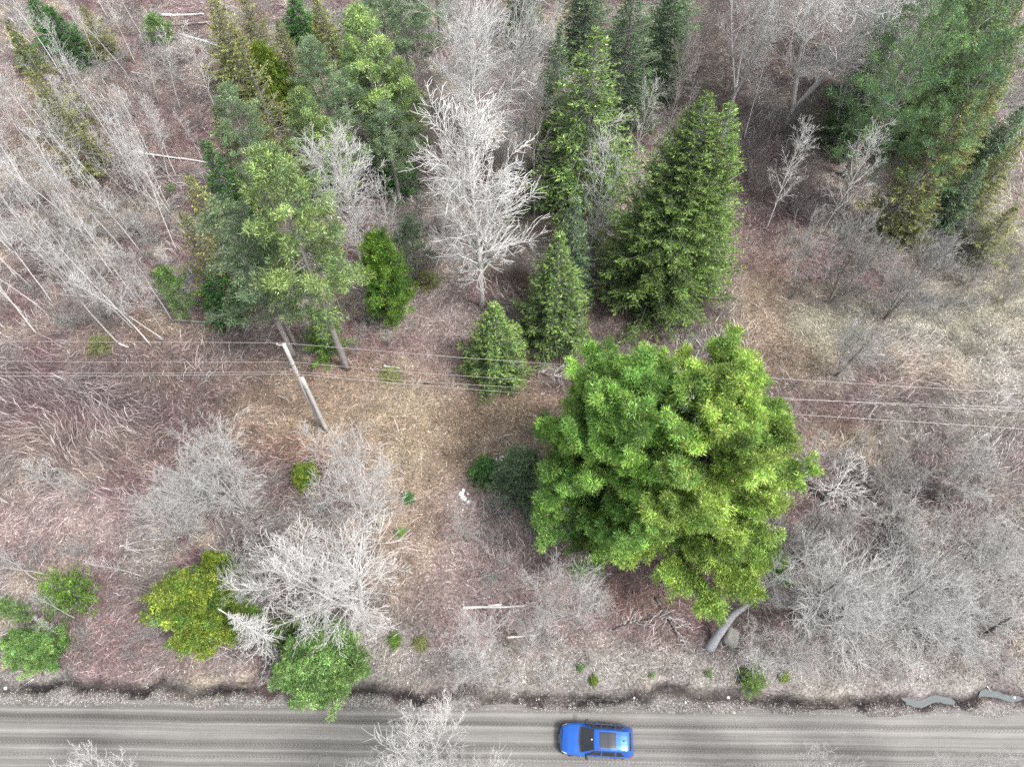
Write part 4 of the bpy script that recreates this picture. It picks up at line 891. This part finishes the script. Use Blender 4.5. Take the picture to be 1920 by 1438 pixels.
# stout leaning grey trunk with its crooked limbs, boulder beside it
def leaning_trunk():
    def Q(px, py, z): a = P(px, py, z); return (a[0], a[1], a[2])
    b = P(1330, 1216); bz = float(gz(b[0], b[1])); pts = [Q(1330, 1216, bz - .1), Q(1343, 1195, .7), Q(1362, 1168, 1.6), Q(1378, 1148, 2.3), Q(1400, 1136, 3.0), Q(1420, 1118, 3.7), Q(1440, 1092, 4.4), Q(1472, 1072, 5.0), Q(1490, 1050, 5.6)]
    rad = [.36, .29, .27, .23, .17, .11, .08, .05, .03]
    o0 = np.array([b[0], b[1], bz]); pts = [tuple(np.array(p) - o0) for p in pts]
    n = np.linspace(0, 8, 33); pp = np.stack([np.interp(n, range(9), [p[c] for p in pts]) for c in range(3)], 1); rr = np.interp(n, range(9), rad)
    for _ in range(3): pp[1:-1] = (pp[:-2] + pp[1:-1] * 2 + pp[2:]) / 4
    g = Rnd(9); segs = []
    for i in range(26):
        k = g.randint(17, 32); a = g.uniform(0, 6.28); e = g.uniform(-.1, .9)
        grow(segs, g, tuple(pp[k]), (cos(a) * cos(e), sin(a) * cos(e), sin(e)), g.uniform(1.2, 3), .03, .009, 5, .02, .18, [(6, .7, .42, 3), (4, .7, .5, 2)], 0)
    ps = [('trunk', mesh('leaning_trunk', *tube(pp, rr, 10), M['bark_lean'], smooth=True)), ('crown', mesh('leaning_crown', *prisms(segs, 3), M['twig_white']))]
    spawn(ps, 'leaning_tree', 'stout grey trunk leaning right beside a boulder above the pale grass strip', 'tree', b[0], b[1], rz=0, z=bz)
M['bark_lean'] = bark_mat('ringed_grey_bark', (.20, .20, .21), (.38, .38, .40), scale=7, stretch=3)
leaning_trunk()
def long_trunk(x0, y0, x1, y1, z1, r, mat, lab, name='leaning_tree'):
    b = P(x0, y0); t = P(x1, y1, z1); bz = float(gz(b[0], b[1])); d = np.array([t[0] - b[0], t[1] - b[1], z1 - bz]); s = np.linspace(0, 1, 14)[:, None]
    g = Rnd(int(x0)); pp = d * s + np.array([0, 0, -.1]) + np.stack([np.sin(s[:, 0] * 4 + x0) * .15, np.cos(s[:, 0] * 3) * .1 - .1, 0 * s[:, 0]], 1); segs = []
    for i in range(22):
        k = g.randint(6, 13); a = g.uniform(0, 6.28); e = g.uniform(0, 1)
        grow(segs, g, tuple(pp[k]), (cos(a) * cos(e), sin(a) * cos(e), sin(e)), g.uniform(1.2, 3.2), .03, .009, 5, .03, .15, [(6, .7, .42, 3), (4, .7, .5, 2)], 0)
    ps = [('trunk', mesh(name, *tube(pp, np.linspace(r, r * .4, 14), 9), M[mat], smooth=True)), ('crown', mesh(name + '_crown', *prisms(segs, 3), M['twig_white']))]
    spawn(ps, name, lab, 'tree', b[0], b[1], rz=0, z=bz)
long_trunk(1500, 1198, 1668, 1070, 5.0, .20, 'bark_dark', 'long dark trunk leaning up to the right through the pale brush')
long_trunk(1830, 1198, 1900, 1150, 3.0, .13, 'bark_dark', 'short dark leaning trunk near the right edge brush')
long_trunk(1548, 940, 1578, 895, 2.6, .12, 'bark_dark', 'dark stub of a trunk right of the great yellow-green pine')

# ------------------------------------------------------------------ shrubs
SH = {}
def sh(key, n, **k): SH[key] = [shrub('%s_%d' % (key, i), 3.0, 1.4, 300 + i * 7 + len(SH) * 50, **k) for i in range(n)]
sh('grey', 4, ns=10, mat='twig_grey', spread=.55)
sh('white', 4, ns=12, kids=((8, .6, .42, 3), (5, .65, .48, 2)), mat='twig_mid', spread=.75, jit=.14, twr=.008)
sh('brown', 3, ns=9, mat='twig_brown', spread=.45)
sh('mauve', 3, ns=14, kids=((5, .5, .4, 3), (3, .5, .5, 2)), mat='twig_mauve', spread=.7, twr=.006)
sh('lichen', 3, ns=14, kids=((8, .7, .35, 3), (4, .7, .5, 2)), mat='twig_lichen', spread=1.0, jit=.18, twr=.009)
REG = [ # region ellipse, count, kind, height range, where, note
 (165,430,170,190,52,'grey',(1.8,3.6),'among the birches of the left grove'),
 (230,130,130,110,34,'grey',(1.5,3.2),'around the birches at the top left'),
 (340,330,70,90,6,'grey',(1.2,2.2),'beside the olive spruces at upper left'),
 (800,330,45,210,20,'brown',(2.5,4.5),'between the pine stand and the white aspens'),
 (950,430,50,90,5,'brown',(1.5,3),'behind the fan-crowned aspen'),
 (1070,340,110,110,14,'brown',(2,4),'around the feet of the tall spruces'),
 (1330,130,90,130,12,'brown',(2.5,4.5),'left of the white poplars at the top'),
 (1500,330,120,110,26,'brown',(1.8,3.6),'around the dark red brush at upper right'),
 (1500,510,60,70,5,'grey',(1.5,2.6),'above the pale mossy patch at right'),
 (1700,500,130,130,44,'grey',(1.8,3.4),'left of the pale mossy slope at right'),
 (1830,520,110,110,30,'grey',(1.4,2.8),'spread over the pale slope at right'),
 (1780,430,110,60,14,'lichen',(1.2,2.4),'under the sparse upper right pines'),
 (1850,560,90,130,16,'lichen',(.8,1.6),'on the pale mossy slope at the right edge'),
 (1620,640,50,60,4,'grey',(1.2,2),'around the wide twiggy tree by the wires'),
 (1700,880,200,70,26,'grey',(1.2,2.4),'over the mauve brush right of the great pine'),
 (1650,1090,250,130,44,'white',(1.6,3.2),'in the pale thicket at lower right'),
 (1700,1240,230,40,12,'white',(1.0,1.8),'along the ditch at lower right'),
 (1020,1110,130,100,9,'white',(1.4,2.4),'under the bare trees below the great pine'),
 (960,1255,170,25,7,'white',(.9,1.5),'along the ditch left of the car'),
 (915,975,60,50,5,'grey',(1.2,2.0),'below the snow patch'),
 (200,1190,110,60,9,'grey',(.9,1.7),'between the left roadside pine and the cedar'),
 (70,1040,100,50,6,'grey',(1,1.8),'around the slim birches at lower left'),
 (700,645,55,35,4,'grey',(1.2,2.2),'right of the thick pine trunk'),
 (560,1060,150,130,12,'white',(1.4,2.6),'beneath the big white spreading tree'),
 (400,980,120,60,8,'white',(1.4,2.4),'at the foot of the feathery birch clumps'),
 (150,800,220,130,34,'mauve',(.8,1.5),'in the mauve brush left of the utility pole'),
 (300,300,120,120,12,'mauve',(.8,1.5),'on the reddish ground at upper left'),
 (1440,340,60,120,12,'mauve',(.8,1.4),'in the dark red brush'),
 (1600,760,250,60,16,'mauve',(.8,1.3),'under the wires at right'),
 (400,150,80,120,10,'brown',(1.5,3),'between the olive spruces'),
]
for ri, (cx, cy, rx, ry, n, kd, hr, where) in enumerate(REG):
    for i in range(n):
        a = RG.uniform(0, 6.28); q = sqrt(RG.random()); px, py = cx + rx * q * cos(a), cy + ry * q * sin(a)
        if py > 1288 or px < -30 or px > 1960 or py < -20: continue
        hh = RG.uniform(*hr); x, y, _ = P(px, py); f = hh / 3
        spawn(SH[kd][(i + ri) % len(SH[kd])], {'grey': 'bare_shrub', 'white': 'pale_shrub', 'brown': 'brown_shrub', 'mauve': 'mauve_shrub', 'lichen': 'lichen_shrub'}[kd],
              {'grey': 'grey leafless shrub ', 'white': 'pale leafless shrub ', 'brown': 'brown leafless shrub ', 'mauve': 'mauve leafless shrub ', 'lichen': 'pale lichened shrub '}[kd] + where, 'shrub', x, y,
              sc=(f * RG.uniform(.9, 1.3), f * RG.uniform(.9, 1.3), f), group='shrubs ' + where)

gr_ = {}
for o in SC.objects:
    if o.get('group', '').startswith('shrubs '): gr_.setdefault(o['group'], []).append(o)
for v in gr_.values(): ordinals(v, 'from the left')

# ------------------------------------------------------------------ logs, boulder, snow
def log(name, pa, pb, r, mat, lab, z0=.12, z1=.2, branches=0, cat='log'):
    a, b = np.array(P(*pa)), np.array(P(*pb)); a[2] = gz(a[0], a[1]) + z0; b[2] = gz(b[0], b[1]) + z1; n = 12
    g = Rnd(int(pa[0] * 7 + pa[1])); s = np.linspace(0, 1, n)[:, None]; d = b - a; L = np.linalg.norm(d); sd = np.array([-d[1], d[0], 0]) / L
    pp = d * s + sd * (np.sin(s * 5 + pa[0]) * L * .012) + np.array([0, 0, 1]) * np.array([g.gauss(0, .02) for _ in range(n)])[:, None]
    parts = [tube(pp, np.linspace(r, r * .5, n), 8)]
    o = obj(name, mesh(name, *join(parts), M[mat], smooth=True)); o.location = tuple(a); tag(o, lab, cat)
    if branches:
        segs = []
        for i in range(branches):
            k = g.randint(2, n - 1); an = g.uniform(-1.2, 1.2) + atan2(d[1], d[0]); grow(segs, g, tuple(pp[k]), (cos(an), sin(an), g.uniform(0, .5)), g.uniform(.5, 1.6), .02, .009, 4, 0, .15, [(3, .6, .5, 2)], 0)
        obj('twigs', mesh(name + '_twigs', *prisms(segs, 3), M['bleached']), o)
    return o
log('fallen_log', (322, 601), (462, 608), .13, 'bark_grey', 'long grey log lying level below the small dark fir')
log('fallen_log', (242, 283), (386, 306), .11, 'bleached', 'straight pale fallen trunk pointing at the dark narrow spruce')
log('fallen_log', (286, 292), (326, 340), .12, 'bark_pine', 'short tan log angled below the straight pale fallen trunk')
log('fallen_log', (298, 31), (384, 31), .16, 'bleached', 'upper of two level grey logs near the top left')
log('fallen_log', (304, 48), (388, 45), .15, 'bark_grey', 'lower of two level grey logs near the top left', branches=8)
log('fallen_log', (345, 66), (415, 92), .14, 'bleached', 'angled dead log with splayed broken branches near the top', branches=14)
log('broken_log', (222, 644), (243, 653), .10, 'bark_birch', 'short broken birch log at the foot of the grove')
log('fallen_log', (720, 687), (750, 693), .09, 'bleached', 'short pale log right of the thick pine trunk')
log('fallen_log', (868, 1141), (985, 1135), .11, 'bleached', 'peeling whitish log lying level among the pale bare trees', branches=8)
log('fallen_log', (915, 1136), (940, 1134), .14, 'snowbark' if 'snowbark' in M else 'bark_birch', 'thick peeled end piece of birch on the whitish log')
log('fallen_log', (950, 1196), (1010, 1190), .08, 'bark_birch', 'small curved pale log below the whitish log')
log('fallen_branch', (186, 125), (235, 114), .05, 'bark_birch', 'bent white branch lying under the narrow fir', cat='branch')
log('fallen_branch', (248, 139), (278, 146), .06, 'bleached', 'short white branch lying on red brush at top left', cat='branch')
log('fallen_branch', (20, 306), (60, 318), .07, 'bark_grey', 'grey branch lying beside the upturned roots at left', branches=12, cat='branch')
log('fallen_branch', (85, 322), (118, 305), .07, 'bark_grey', 'tangled grey deadfall right of the grey branch at left', branches=15, cat='branch')
log('fallen_log', (980, 690), (1060, 712), .06, 'twig_mauve', 'brown brush pile log under the wires left of the great pine', branches=22)
log('broken_log', (1538, 945), (1557, 938), .07, 'bleached', 'short white stick beside the dark trunk stub')
log('fallen_log', (1150, 1180), (1260, 1150), .07, 'bark_dark', 'dark thin deadfall below the great pine', branches=12)
log('fallen_log', (1230, 1120), (1275, 1200), .10, 'bark_dark', 'dark rotten log below the great pine lower boughs', branches=6)
def boulder(px, py, r, sx, lab, seed, rot=0, mat='stone'):
    g = np.random.default_rng(seed); n1, n2 = 14, 20; V = []
    for i in range(n1 + 1):
        for j in range(n2):
            th, ph = pi * i / n1, 2 * pi * j / n2; d = np.array([sin(th) * cos(ph), sin(th) * sin(ph), cos(th)])
            q = np.sign(d) * np.abs(d) ** .75; V.append(q * (1 + .35 * (float(noise(d[0] * 1.7 + seed, d[1] * 1.7 + d[2] * 1.3, seed)) - .5)))
    V = np.array(V) * np.array([sx, 1, .75]) * r; Fq = np.array([[i * n2 + j, (i + 1) * n2 + j, (i + 1) * n2 + (j + 1) % n2, i * n2 + (j + 1) % n2] for i in range(n1) for j in range(n2)])
    x, y, _ = P(px, py); o = obj('boulder', mesh('boulder', V, Fq, M[mat], smooth=True)); o.location = (x, y, float(gz(x, y)) + r * .45); o.rotation_euler = (0, 0, rot); tag(o, lab, 'rock')
M['stone'] = plain('lichened_stone', (.27, .265, .235), .9, bump=.8, bscale=4, var=.45)
M['palestone'] = plain('pale_stone', (.55, .54, .52), .9, bump=.4, bscale=9, var=.2)
boulder(1369, 1195, .66, .75, 'squarish grey-green boulder beside the stout leaning trunk', 3, -.4)
for k, (a, b, r, l) in enumerate(((1368, 1306, .09, 'white stone at the ditch below the low green bush'), (1190, 1307, .06, 'small white stone at the ditch above the car'), (1285, 1316, .065, 'white stone in the ditch mud right of the car'), (4, 1288, .10, 'pale stone at the left edge of the ditch'), (1908, 1306, .08, 'small pale stone near the right ditch puddle'))):
    boulder(a, b, r, 1.2, l, 20 + k, k, 'palestone')
M['snow'] = plain('old_snow', (.80, .81, .83), .6, bump=.5, bscale=6)
def snow(px, py, r, seed, lab):
    g = np.random.default_rng(seed); V, Fq, o = [], [], 0; n = 26
    for b in range(7):
        c = g.normal(0, r * .45, 2) * (1, 1.5); rb = r * g.uniform(.22, .5); a = np.linspace(0, 2 * pi, n, endpoint=False); rr = 1 + sum(g.normal(0, .25 / k) * np.cos(k * a + g.uniform(0, 6)) for k in range(2, 7))
        V.append([[c[0], c[1], .09 + b * .004]]); V.append(np.stack([c[0] + rb * rr * .6 * np.cos(a), c[1] + rb * rr * .6 * np.sin(a), 0 * a + .07 + b * .004], 1)); V.append(np.stack([c[0] + rb * rr * np.cos(a), c[1] + rb * rr * np.sin(a), 0 * a - .08], 1))
        Fq += [[o, o + 1 + i, o + 1 + (i + 1) % n, o] for i in range(0)]
        Fq += [[o + 1 + i, o + 1 + n + i, o + 1 + n + (i + 1) % n, o + 1 + (i + 1) % n] for i in range(n)]; o += 1 + 2 * n
    V = np.concatenate(V); tri = np.concatenate([np.array([[b * (1 + 2 * n), b * (1 + 2 * n) + 1 + i, b * (1 + 2 * n) + 1 + (i + 1) % n] for i in range(n)]) for b in range(7)])
    x, y, _ = P(px, py); o_ = obj('snow_patch', mesh('snow_patch', V, [np.array(Fq), tri], M['snow'])); o_.location = (x, y, float(gz(x, y)) + .06); tag(o_, lab, 'snow')
snow(938, 874, .95, 1, 'leftover white snow patch between the vivid small fir and the dark fir')
snow(868, 930, .45, 2, 'faint small snow patch below the vivid small fir')

# ------------------------------------------------------------------ utility pole and wires
M['polewood'] = bark_mat('weathered_pole_wood', (.36, .335, .31), (.60, .58, .55), scale=9, stretch=.08)
M['polebrown'] = bark_mat('brown_pole_wood', (.34, .28, .235), (.52, .46, .40), scale=8, stretch=.08)
M['wire'] = plain('aluminium_wire', (.44, .41, .40), .5, metal=.3)
M['blackp'] = plain('black_plastic', (.02, .02, .022), .45)
M['metal'] = plain('galvanised_steel', (.45, .45, .46), .45, metal=.7)
bx, by_, _ = P(600, 797); PB = np.array([bx, by_, float(gz(bx, by_))])
pole = bpy.data.objects.new('utility_pole', None); SC.collection.objects.link(pole); pole.location = PB
tag(pole, 'tall weathered wooden utility pole leaning in the picture over the tan clearing', 'utility pole')
tp = np.array(P(532, 645, 12.0)) - PB; s = np.linspace(0, 1, 9)[:, None]
pole_at = lambda z: PB + tp * ((z - PB[2]) / tp[2])
obj('post', mesh('utility_post', *tube(tp * s + np.array([0, 0, -.2]) * (1 - s), np.linspace(.17, .12, 9), 12), M['polewood'], smooth=True), pole)
def boxm(c, s_, rot=0):
    v = np.array([[x, y, z] for x in (-1, 1) for y in (-1, 1) for z in (-1, 1)], float) * np.array(s_) / 2
    ca, sa = cos(rot), sin(rot); v = np.stack([v[:, 0] * ca - v[:, 1] * sa, v[:, 0] * sa + v[:, 1] * ca, v[:, 2]], 1) + np.array(c)
    return v, np.array([[0, 1, 3, 2], [4, 6, 7, 5], [0, 4, 5, 1], [2, 3, 7, 6], [0, 2, 6, 4], [1, 5, 7, 3]])
obj('bracket', mesh('bracket', *boxm(tp + np.array([-.2, 0, -.12]), (.62, .09, .09)), M['polewood']), pole)
def insul(c, r=.07):
    return tube([(c[0], c[1], c[2] + z) for z in (0, .05, .06, .11, .12, .18)], [r * .5, r * .5, r, r, r * .55, r * .45], 10)
obj('insulator', mesh('insulator', *insul(tp + np.array([-.42, 0, -.08])), M['metal'], smooth=True), pole)
for z in (9.6, 8.4, 8.1):
    c = pole_at(z) - PB; obj('clamp', mesh('clamp', *tube([c + np.array([0, 0, -.06]), c + np.array([0, 0, .06])], [.165, .165], 12), M['metal'], smooth=True), pole)
stub = bpy.data.objects.new('pole_stub', None); SC.collection.objects.link(stub); b2 = np.array(P(613, 808)); b2[2] = gz(b2[0], b2[1]); stub.location = b2
tag(stub, 'shorter pale grey pole strapped to the near side of the tall utility pole', 'pole'); t2 = np.array(P(566, 708, 7.6)) - b2
obj('post', mesh('stub_post', *tube(t2 * s + np.array([0, 0, -.2]) * (1 - s), np.linspace(.165, .14, 9), 12), M['polewood'], smooth=True), stub)
for f in (.3, .85):
    c = t2 * f; obj('strap', mesh('strap', *tube([c + np.array([0, 0, -.04]), c + np.array([0, 0, .04])], [.18, .18], 12), M['metal'], smooth=True), stub)
def wire(pts, r, lab, sag=.25):
    out = []
    for a, b in zip(pts[:-1], pts[1:]):
        a, b = np.array(a), np.array(b)
        for k in range(16):
            t = k / 16; p = a + (b - a) * t; p[2] -= 4 * sag * t * (1 - t) * .0; out.append(p)
    out.append(np.array(pts[-1])); o = obj('power_line', mesh('power_line', *tube(out, [r] * len(out), 5), M['wire'], smooth=True)); tag(o, lab, 'wire'); return o
def wz(px, py, z): return P(px, py, z)
def far(a, b, k): a, b = np.array(a), np.array(b); return tuple(b + (b - a) * k)
w1 = [wz(0, 640, 11.3), wz(262, 641, 11.5), wz(527, 643, 12.05), wz(870, 671, 11.2), wz(1250, 697, 10.6), wz(1510, 713, 10.5), wz(1920, 738, 11)]
w2 = [wz(0, 677, 9.3), wz(262, 679.5, 9.4), tuple(pole_at(9.75)), wz(760, 697, 9.2), wz(1000, 714, 8.9), wz(1500, 748, 8.8), wz(1920, 772, 9.4)]
w3 = [wz(0, 698, 8.2), wz(262, 700, 8.2), tuple(pole_at(8.5)), wz(760, 714, 8.0), wz(1000, 728, 7.8), wz(1500, 750, 7.8), wz(1920, 764, 8.2)]
w4 = [wz(0, 705, 7.7), wz(262, 704, 7.7), tuple(pole_at(8.15)), wz(760, 720, 7.4), wz(1000, 739, 7.2), wz(1510, 778, 7.2), wz(1920, 804, 7.7)]
for w, r, l in ((w1, .0115, 'topmost thin power line crossing the whole clearing'), (w2, .0115, 'second power line, just below the topmost'), (w3, .0115, 'third power line close above the lowest cable'), (w4, .014, 'lowest and thickest cable of the power line')):
    w = [far(w[1], w[0], .6)] + w + [far(w[-2], w[-1], .6)]; wire(w, r, l)
c = np.array(P(800, 719, 7.5)); o = obj('cable_splice', mesh('cable_splice', *tube([c + np.array([-.25, .0, -.0]), c + np.array([-.2, 0, 0]), c + np.array([.2, -.0, 0]), c + np.array([.25, 0, 0])], [.02, .05, .05, .02], 8), M['blackp'], smooth=True)); tag(o, 'small dark splice sleeve on the lower cables right of the pole', 'cable splice')

# ------------------------------------------------------------------ the blue car
M['paint'] = plain('blue_car_paint', (.014, .120, .52), .28, metal=.45, coat=1.0, spec=.5)
M['glass'] = plain('dark_glass', (.012, .014, .018), .06, spec=1.0)
M['roofglass'] = plain('sunroof_glass', (.025, .028, .04), .08, spec=1.0)
M['lamp'] = plain('headlamp', (.75, .78, .8), .1, spec=1.0)
M['redlamp'] = plain('red_lamp', (.45, .02, .03), .15)
M['chrome'] = plain('satin_trim', (.6, .6, .62), .25, metal=1.0)
M['tyre'] = plain('tyre_rubber', (.018, .018, .018), .85)
M['plate'] = plain('white_plate', (.75, .75, .74), .4)
M['interior'] = plain('dark_trim', (.03, .03, .033), .7)
M['doorsill'] = plain('splashed_sill', (.30, .31, .34), .6, var=.4, bscale=3)
KX =  [0, .05, .18, .45, .85, 1.18, 1.32, 2.02, 2.30, 3.00, 3.60, 4.00, 4.10, 4.28, 4.42, 4.48]
ZT =  [.58, .72, .86, .95, 1.02, 1.06, 1.09, 1.53, 1.585, 1.60, 1.57, 1.51, 1.44, 1.13, .92, .62]
WM =  [.46, .62, .76, .87, .91, .92, .92, .92, .92, .92, .915, .88, .87, .84, .78, .66]
ZB =  [.50, .62, .74, .84, .91, .95, .965, 1.00, 1.005, 1.02, 1.05, 1.06, 1.06, .98, .82, .56]
WR =  [.36, .52, .64, .72, .75, .745, .735, .585, .585, .585, .565, .53, .54, .60, .62, .52]
ZS =  [.30, .26, .22, .20, .20, .20, .20, .20, .20, .20, .20, .22, .24, .28, .34, .42]
def carS(x, v):
    """shell of the car: x from nose to tail, v 0 sill .. 1 centre line of the roof"""
    f = lambda K: np.interp(x, KX, K)
    zt, wm, zb, wr, zs = f(ZT), f(WM), f(ZB), f(WR), f(ZS); zc = zt - .035 * (wr / .6)
    pts = [(wm * .93, zs), (wm, zs + (zb - zs) * .3), (wm * 1.0, zs + (zb - zs) * .72), (wm * .965, zb - .01), (wm * .93, zb + .02), (wr + (wm * .93 - wr) * .06, zc - (zc - zb) * .06), (wr * .94, zc + .008), (wr * .5, zt - .004), (0, zt)]
    vs = [0, .12, .27, .38, .42, .66, .72, .88, 1]
    return np.array([x, float(np.interp(v, vs, [p[0] for p in pts])), float(np.interp(v, vs, [p[1] for p in pts]))])
def smooth_grid(G, n=2):
    for _ in range(n):
        G[1:-1] = (G[:-2] + 2 * G[1:-1] + G[2:]) / 4; G[:, 1:-1] = (G[:, :-2] + 2 * G[:, 1:-1] + G[:, 2:]) / 4
    return G
NX, NV = 121, 97
XS = np.linspace(0, 4.48, NX) ; VS = np.linspace(0, 1, NV)
SG = smooth_grid(np.array([[carS(x, v) for v in VS] for x in XS]), 3)
def S(x, v, off=0.0, side=1):
    i = min(max(x / 4.48 * (NX - 1), 0), NX - 1.001); j = min(max(v * (NV - 1), 0), NV - 1.001); a, b = int(i), int(j); u, w = i - a, j - b
    p = (SG[a, b] * (1 - u) + SG[a + 1, b] * u) * (1 - w) + (SG[a, b + 1] * (1 - u) + SG[a + 1, b + 1] * u) * w
    n = np.cross(SG[a + 1, b] - SG[a, b], SG[a, b + 1] - SG[a, b]); n /= np.linalg.norm(n) + 1e-9
    if n[2] < 0 and v > .5 or (v <= .5 and n[1] < 0): n = -n
    p = p + n * off; return np.array([p[0], p[1] * side, p[2]])
def patch(fn, nu, nv, side=1):
    V = np.array([fn(i / (nu - 1), j / (nv - 1)) for i in range(nu) for j in range(nv)]); V[:, 1] *= 1
    f = np.array([[i * nv + j, (i + 1) * nv + j, (i + 1) * nv + j + 1, i * nv + j + 1] for i in range(nu - 1) for j in range(nv - 1)])
    return V, (f if side > 0 else f[:, ::-1])
car = bpy.data.objects.new('parked_car', None); SC.collection.objects.link(car)
tag(car, 'blue compact SUV with a dark panoramic sunroof standing on the dirt road', 'car')
L_ = SG.copy(); Rr = SG.copy(); Rr[:, :, 1] *= -1
v1, f1 = SG.reshape(-1, 3), np.array([[i * NV + j, (i + 1) * NV + j, (i + 1) * NV + j + 1, i * NV + j + 1] for i in range(NX - 1) for j in range(NV - 1)])
cap = [np.array([[0 * NV + j, 0 * NV + j + 1, NX * NV + j + 1, NX * NV + j] for j in range(NV - 1)]), np.array([[(NX - 1) * NV + j + 1, (NX - 1) * NV + j, NX * NV + (NX - 1) * NV + j, NX * NV + (NX - 1) * NV + j + 1] for j in range(NV - 1)])]
V = np.concatenate([v1, Rr.reshape(-1, 3)]); q = [f1, (f1 + NX * NV)[:, ::-1]] + cap
obj('body', mesh('car_body', V, [np.concatenate(q)], M['paint'], smooth=True), car)
def both(u0, u1, v0, v1, off, mat, name, nu=22, nv=8, x0f=None, x1f=None):
    for s_ in (1, -1):
        def fn(a, b):
            v = v0 + (v1 - v0) * b; xa = x0f(b) if x0f else u0; xb = x1f(b) if x1f else u1
            return S(xa + (xb - xa) * a, v, off, s_)
        obj(name, mesh('car_' + name, *patch(fn, nu, nv, s_), M[mat], smooth=True), car)
def across(u0, u1, vb, off, mat, name, nu=14, nv=31, bow=0.0, vfn=None):
    def fn(a, b):
        t = b * 2 - 1; x = u0 + (u1 - u0) * a + bow * (t * t) * (1 - a * .5); vv = vb if not vfn else vfn(a)
        return S(x, 1 - (1 - vv) * abs(t), off, 1 if t >= 0 else -1)
    return obj(name, mesh('car_' + name, *patch(fn, nu, nv), M[mat], smooth=True), car)
across(1.20, 1.97, .715, .006, 'glass', 'windshield', bow=.10)
across(1.10, 1.22, .70, .005, 'interior', 'cowl', nu=5, bow=.12)
sr = across(2.30, 3.32, .79, .006, 'roofglass', 'sunroof')
obj('divider', mesh('sunroof_divider', *patch(lambda a, b: S(2.82 + .02 * a, 1 - .21 * abs(b * 2 - 1), .010, 1 if b >= .5 else -1), 3, 21), M['interior'], smooth=True), sr)
across(4.06, 4.25, .74, .006, 'glass', 'rear_window', bow=-.04)
both(1.45, 2.42, .445, .64, .005, 'glass', 'side_window', x0f=lambda b: 1.42 + .50 * b, x1f=lambda b: 2.42)
both(2.50, 3.25, .445, .64, .005, 'glass', 'side_window', x0f=lambda b: 2.50, x1f=lambda b: 3.28 - .04 * b)
both(3.33, 3.85, .445, .62, .005, 'glass', 'side_window', x0f=lambda b: 3.34, x1f=lambda b: 3.84 - .26 * b)
both(1.4, 3.9, .415, .430, .007, 'chrome', 'window_trim', nv=3)
both(.55, 4.1, .0, .11, .006, 'doorsill', 'door_sill', nv=4)
both(.06, .42, .345, .44, .008, 'lamp', 'headlight', x0f=lambda b: .10 + .06 * b, x1f=lambda b: .46 - .06 * b)
both(4.22, 4.44, .30, .46, .008, 'redlamp', 'tail_light')
both(2.15, 3.85, .735, .75, .03, 'interior', 'roof_rail', nv=3)
both(2.44, 2.46, .12, .42, .004, 'interior', 'door_seam', nu=3)
both(3.30, 3.32, .12, .40, .004, 'interior', 'door_seam', nu=3)
both(.45, 1.2, .452, .460, .004, 'interior', 'hood_seam', nv=3)
for s_ in (1, -1):
    for xd in (2.20, 3.10): obj('door_handle', mesh('door_handle', *boxm(S(xd, .33, .02, s_), (.19, .03, .03)), M['paint']), car)
    c = S(1.55, .43, 0, s_); mv, mf = tube([(1.52, c[1] - .02 * s_, 1.02), (1.56, c[1] + .10 * s_, 1.06), (1.60, c[1] + .19 * s_, 1.07), (1.66, c[1] + .25 * s_, 1.06)], [.025, .075, .085, .05], 10)
    obj('mirror', mesh('car_mirror', mv, mf, M['interior'], smooth=True), car)
    for xw in (.88, 3.56):
        w = obj('wheel', mesh('wheel', *tube([(xw, .70 * s_, .34), (xw, .72 * s_, .34), (xw, .91 * s_, .34), (xw, .93 * s_, .34)], [.30, .34, .34, .30], 28), M['tyre'], smooth=True), car)
        obj('rim', mesh('rim', *tube([(xw, .925 * s_, .34), (xw, .938 * s_, .34)], [.23, .21], 20), M['metal'], smooth=True), w)
    obj('wiper', mesh('wiper', *tube([S(1.22, .97 - .0, .02, s_), S(1.42, .86, .02, s_)], [.012, .008], 5), M['blackp']), car)
obj('front_grille', mesh('front_grille', *patch(lambda a, b: np.array([-.012 + .05 * abs(b * 2 - 1) ** 2, (b * 2 - 1) * .45, .30 + .27 * a]), 4, 13), M['interior'], smooth=True), car)
obj('licence_plate', mesh('licence_plate', *boxm((-.035, 0, .42), (.02, .48, .12)), M['plate']), car)
obj('bumper', mesh('bumper', *tube([(.30, -.80, .36), (.08, -.58, .36), (0, -.3, .36), (-.01, 0, .36), (0, .3, .36), (.08, .58, .36), (.30, .80, .36)], [.10] * 7, 8), M['interior'], smooth=True), car)
obj('spoiler', mesh('spoiler', *patch(lambda a, b: S(3.98 + .11 * a, 1 - .28 * abs(b * 2 - 1), .012 + .02 * a, 1 if b >= .5 else -1), 4, 21), M['paint'], smooth=True), car)
obj('antenna_fin', mesh('antenna_fin', *tube([(3.72, 0, 1.55), (3.80, 0, 1.61), (3.86, 0, 1.64)], [.04, .022, .006], 6), M['blackp'], smooth=True), car)
obj('mirror_pod', mesh('mirror_pod', *boxm((1.86, 0, 1.455), (.08, .16, .05)), M['chrome']), car)
cxx, cyy, _ = P(1118, 1388, .5)
CR = R(-3.2); c_, s__ = cos(CR), sin(CR)
car.rotation_euler = (0, 0, CR); car.location = (cxx - 2.24 * c_, cyy - 2.24 * s__, .085)
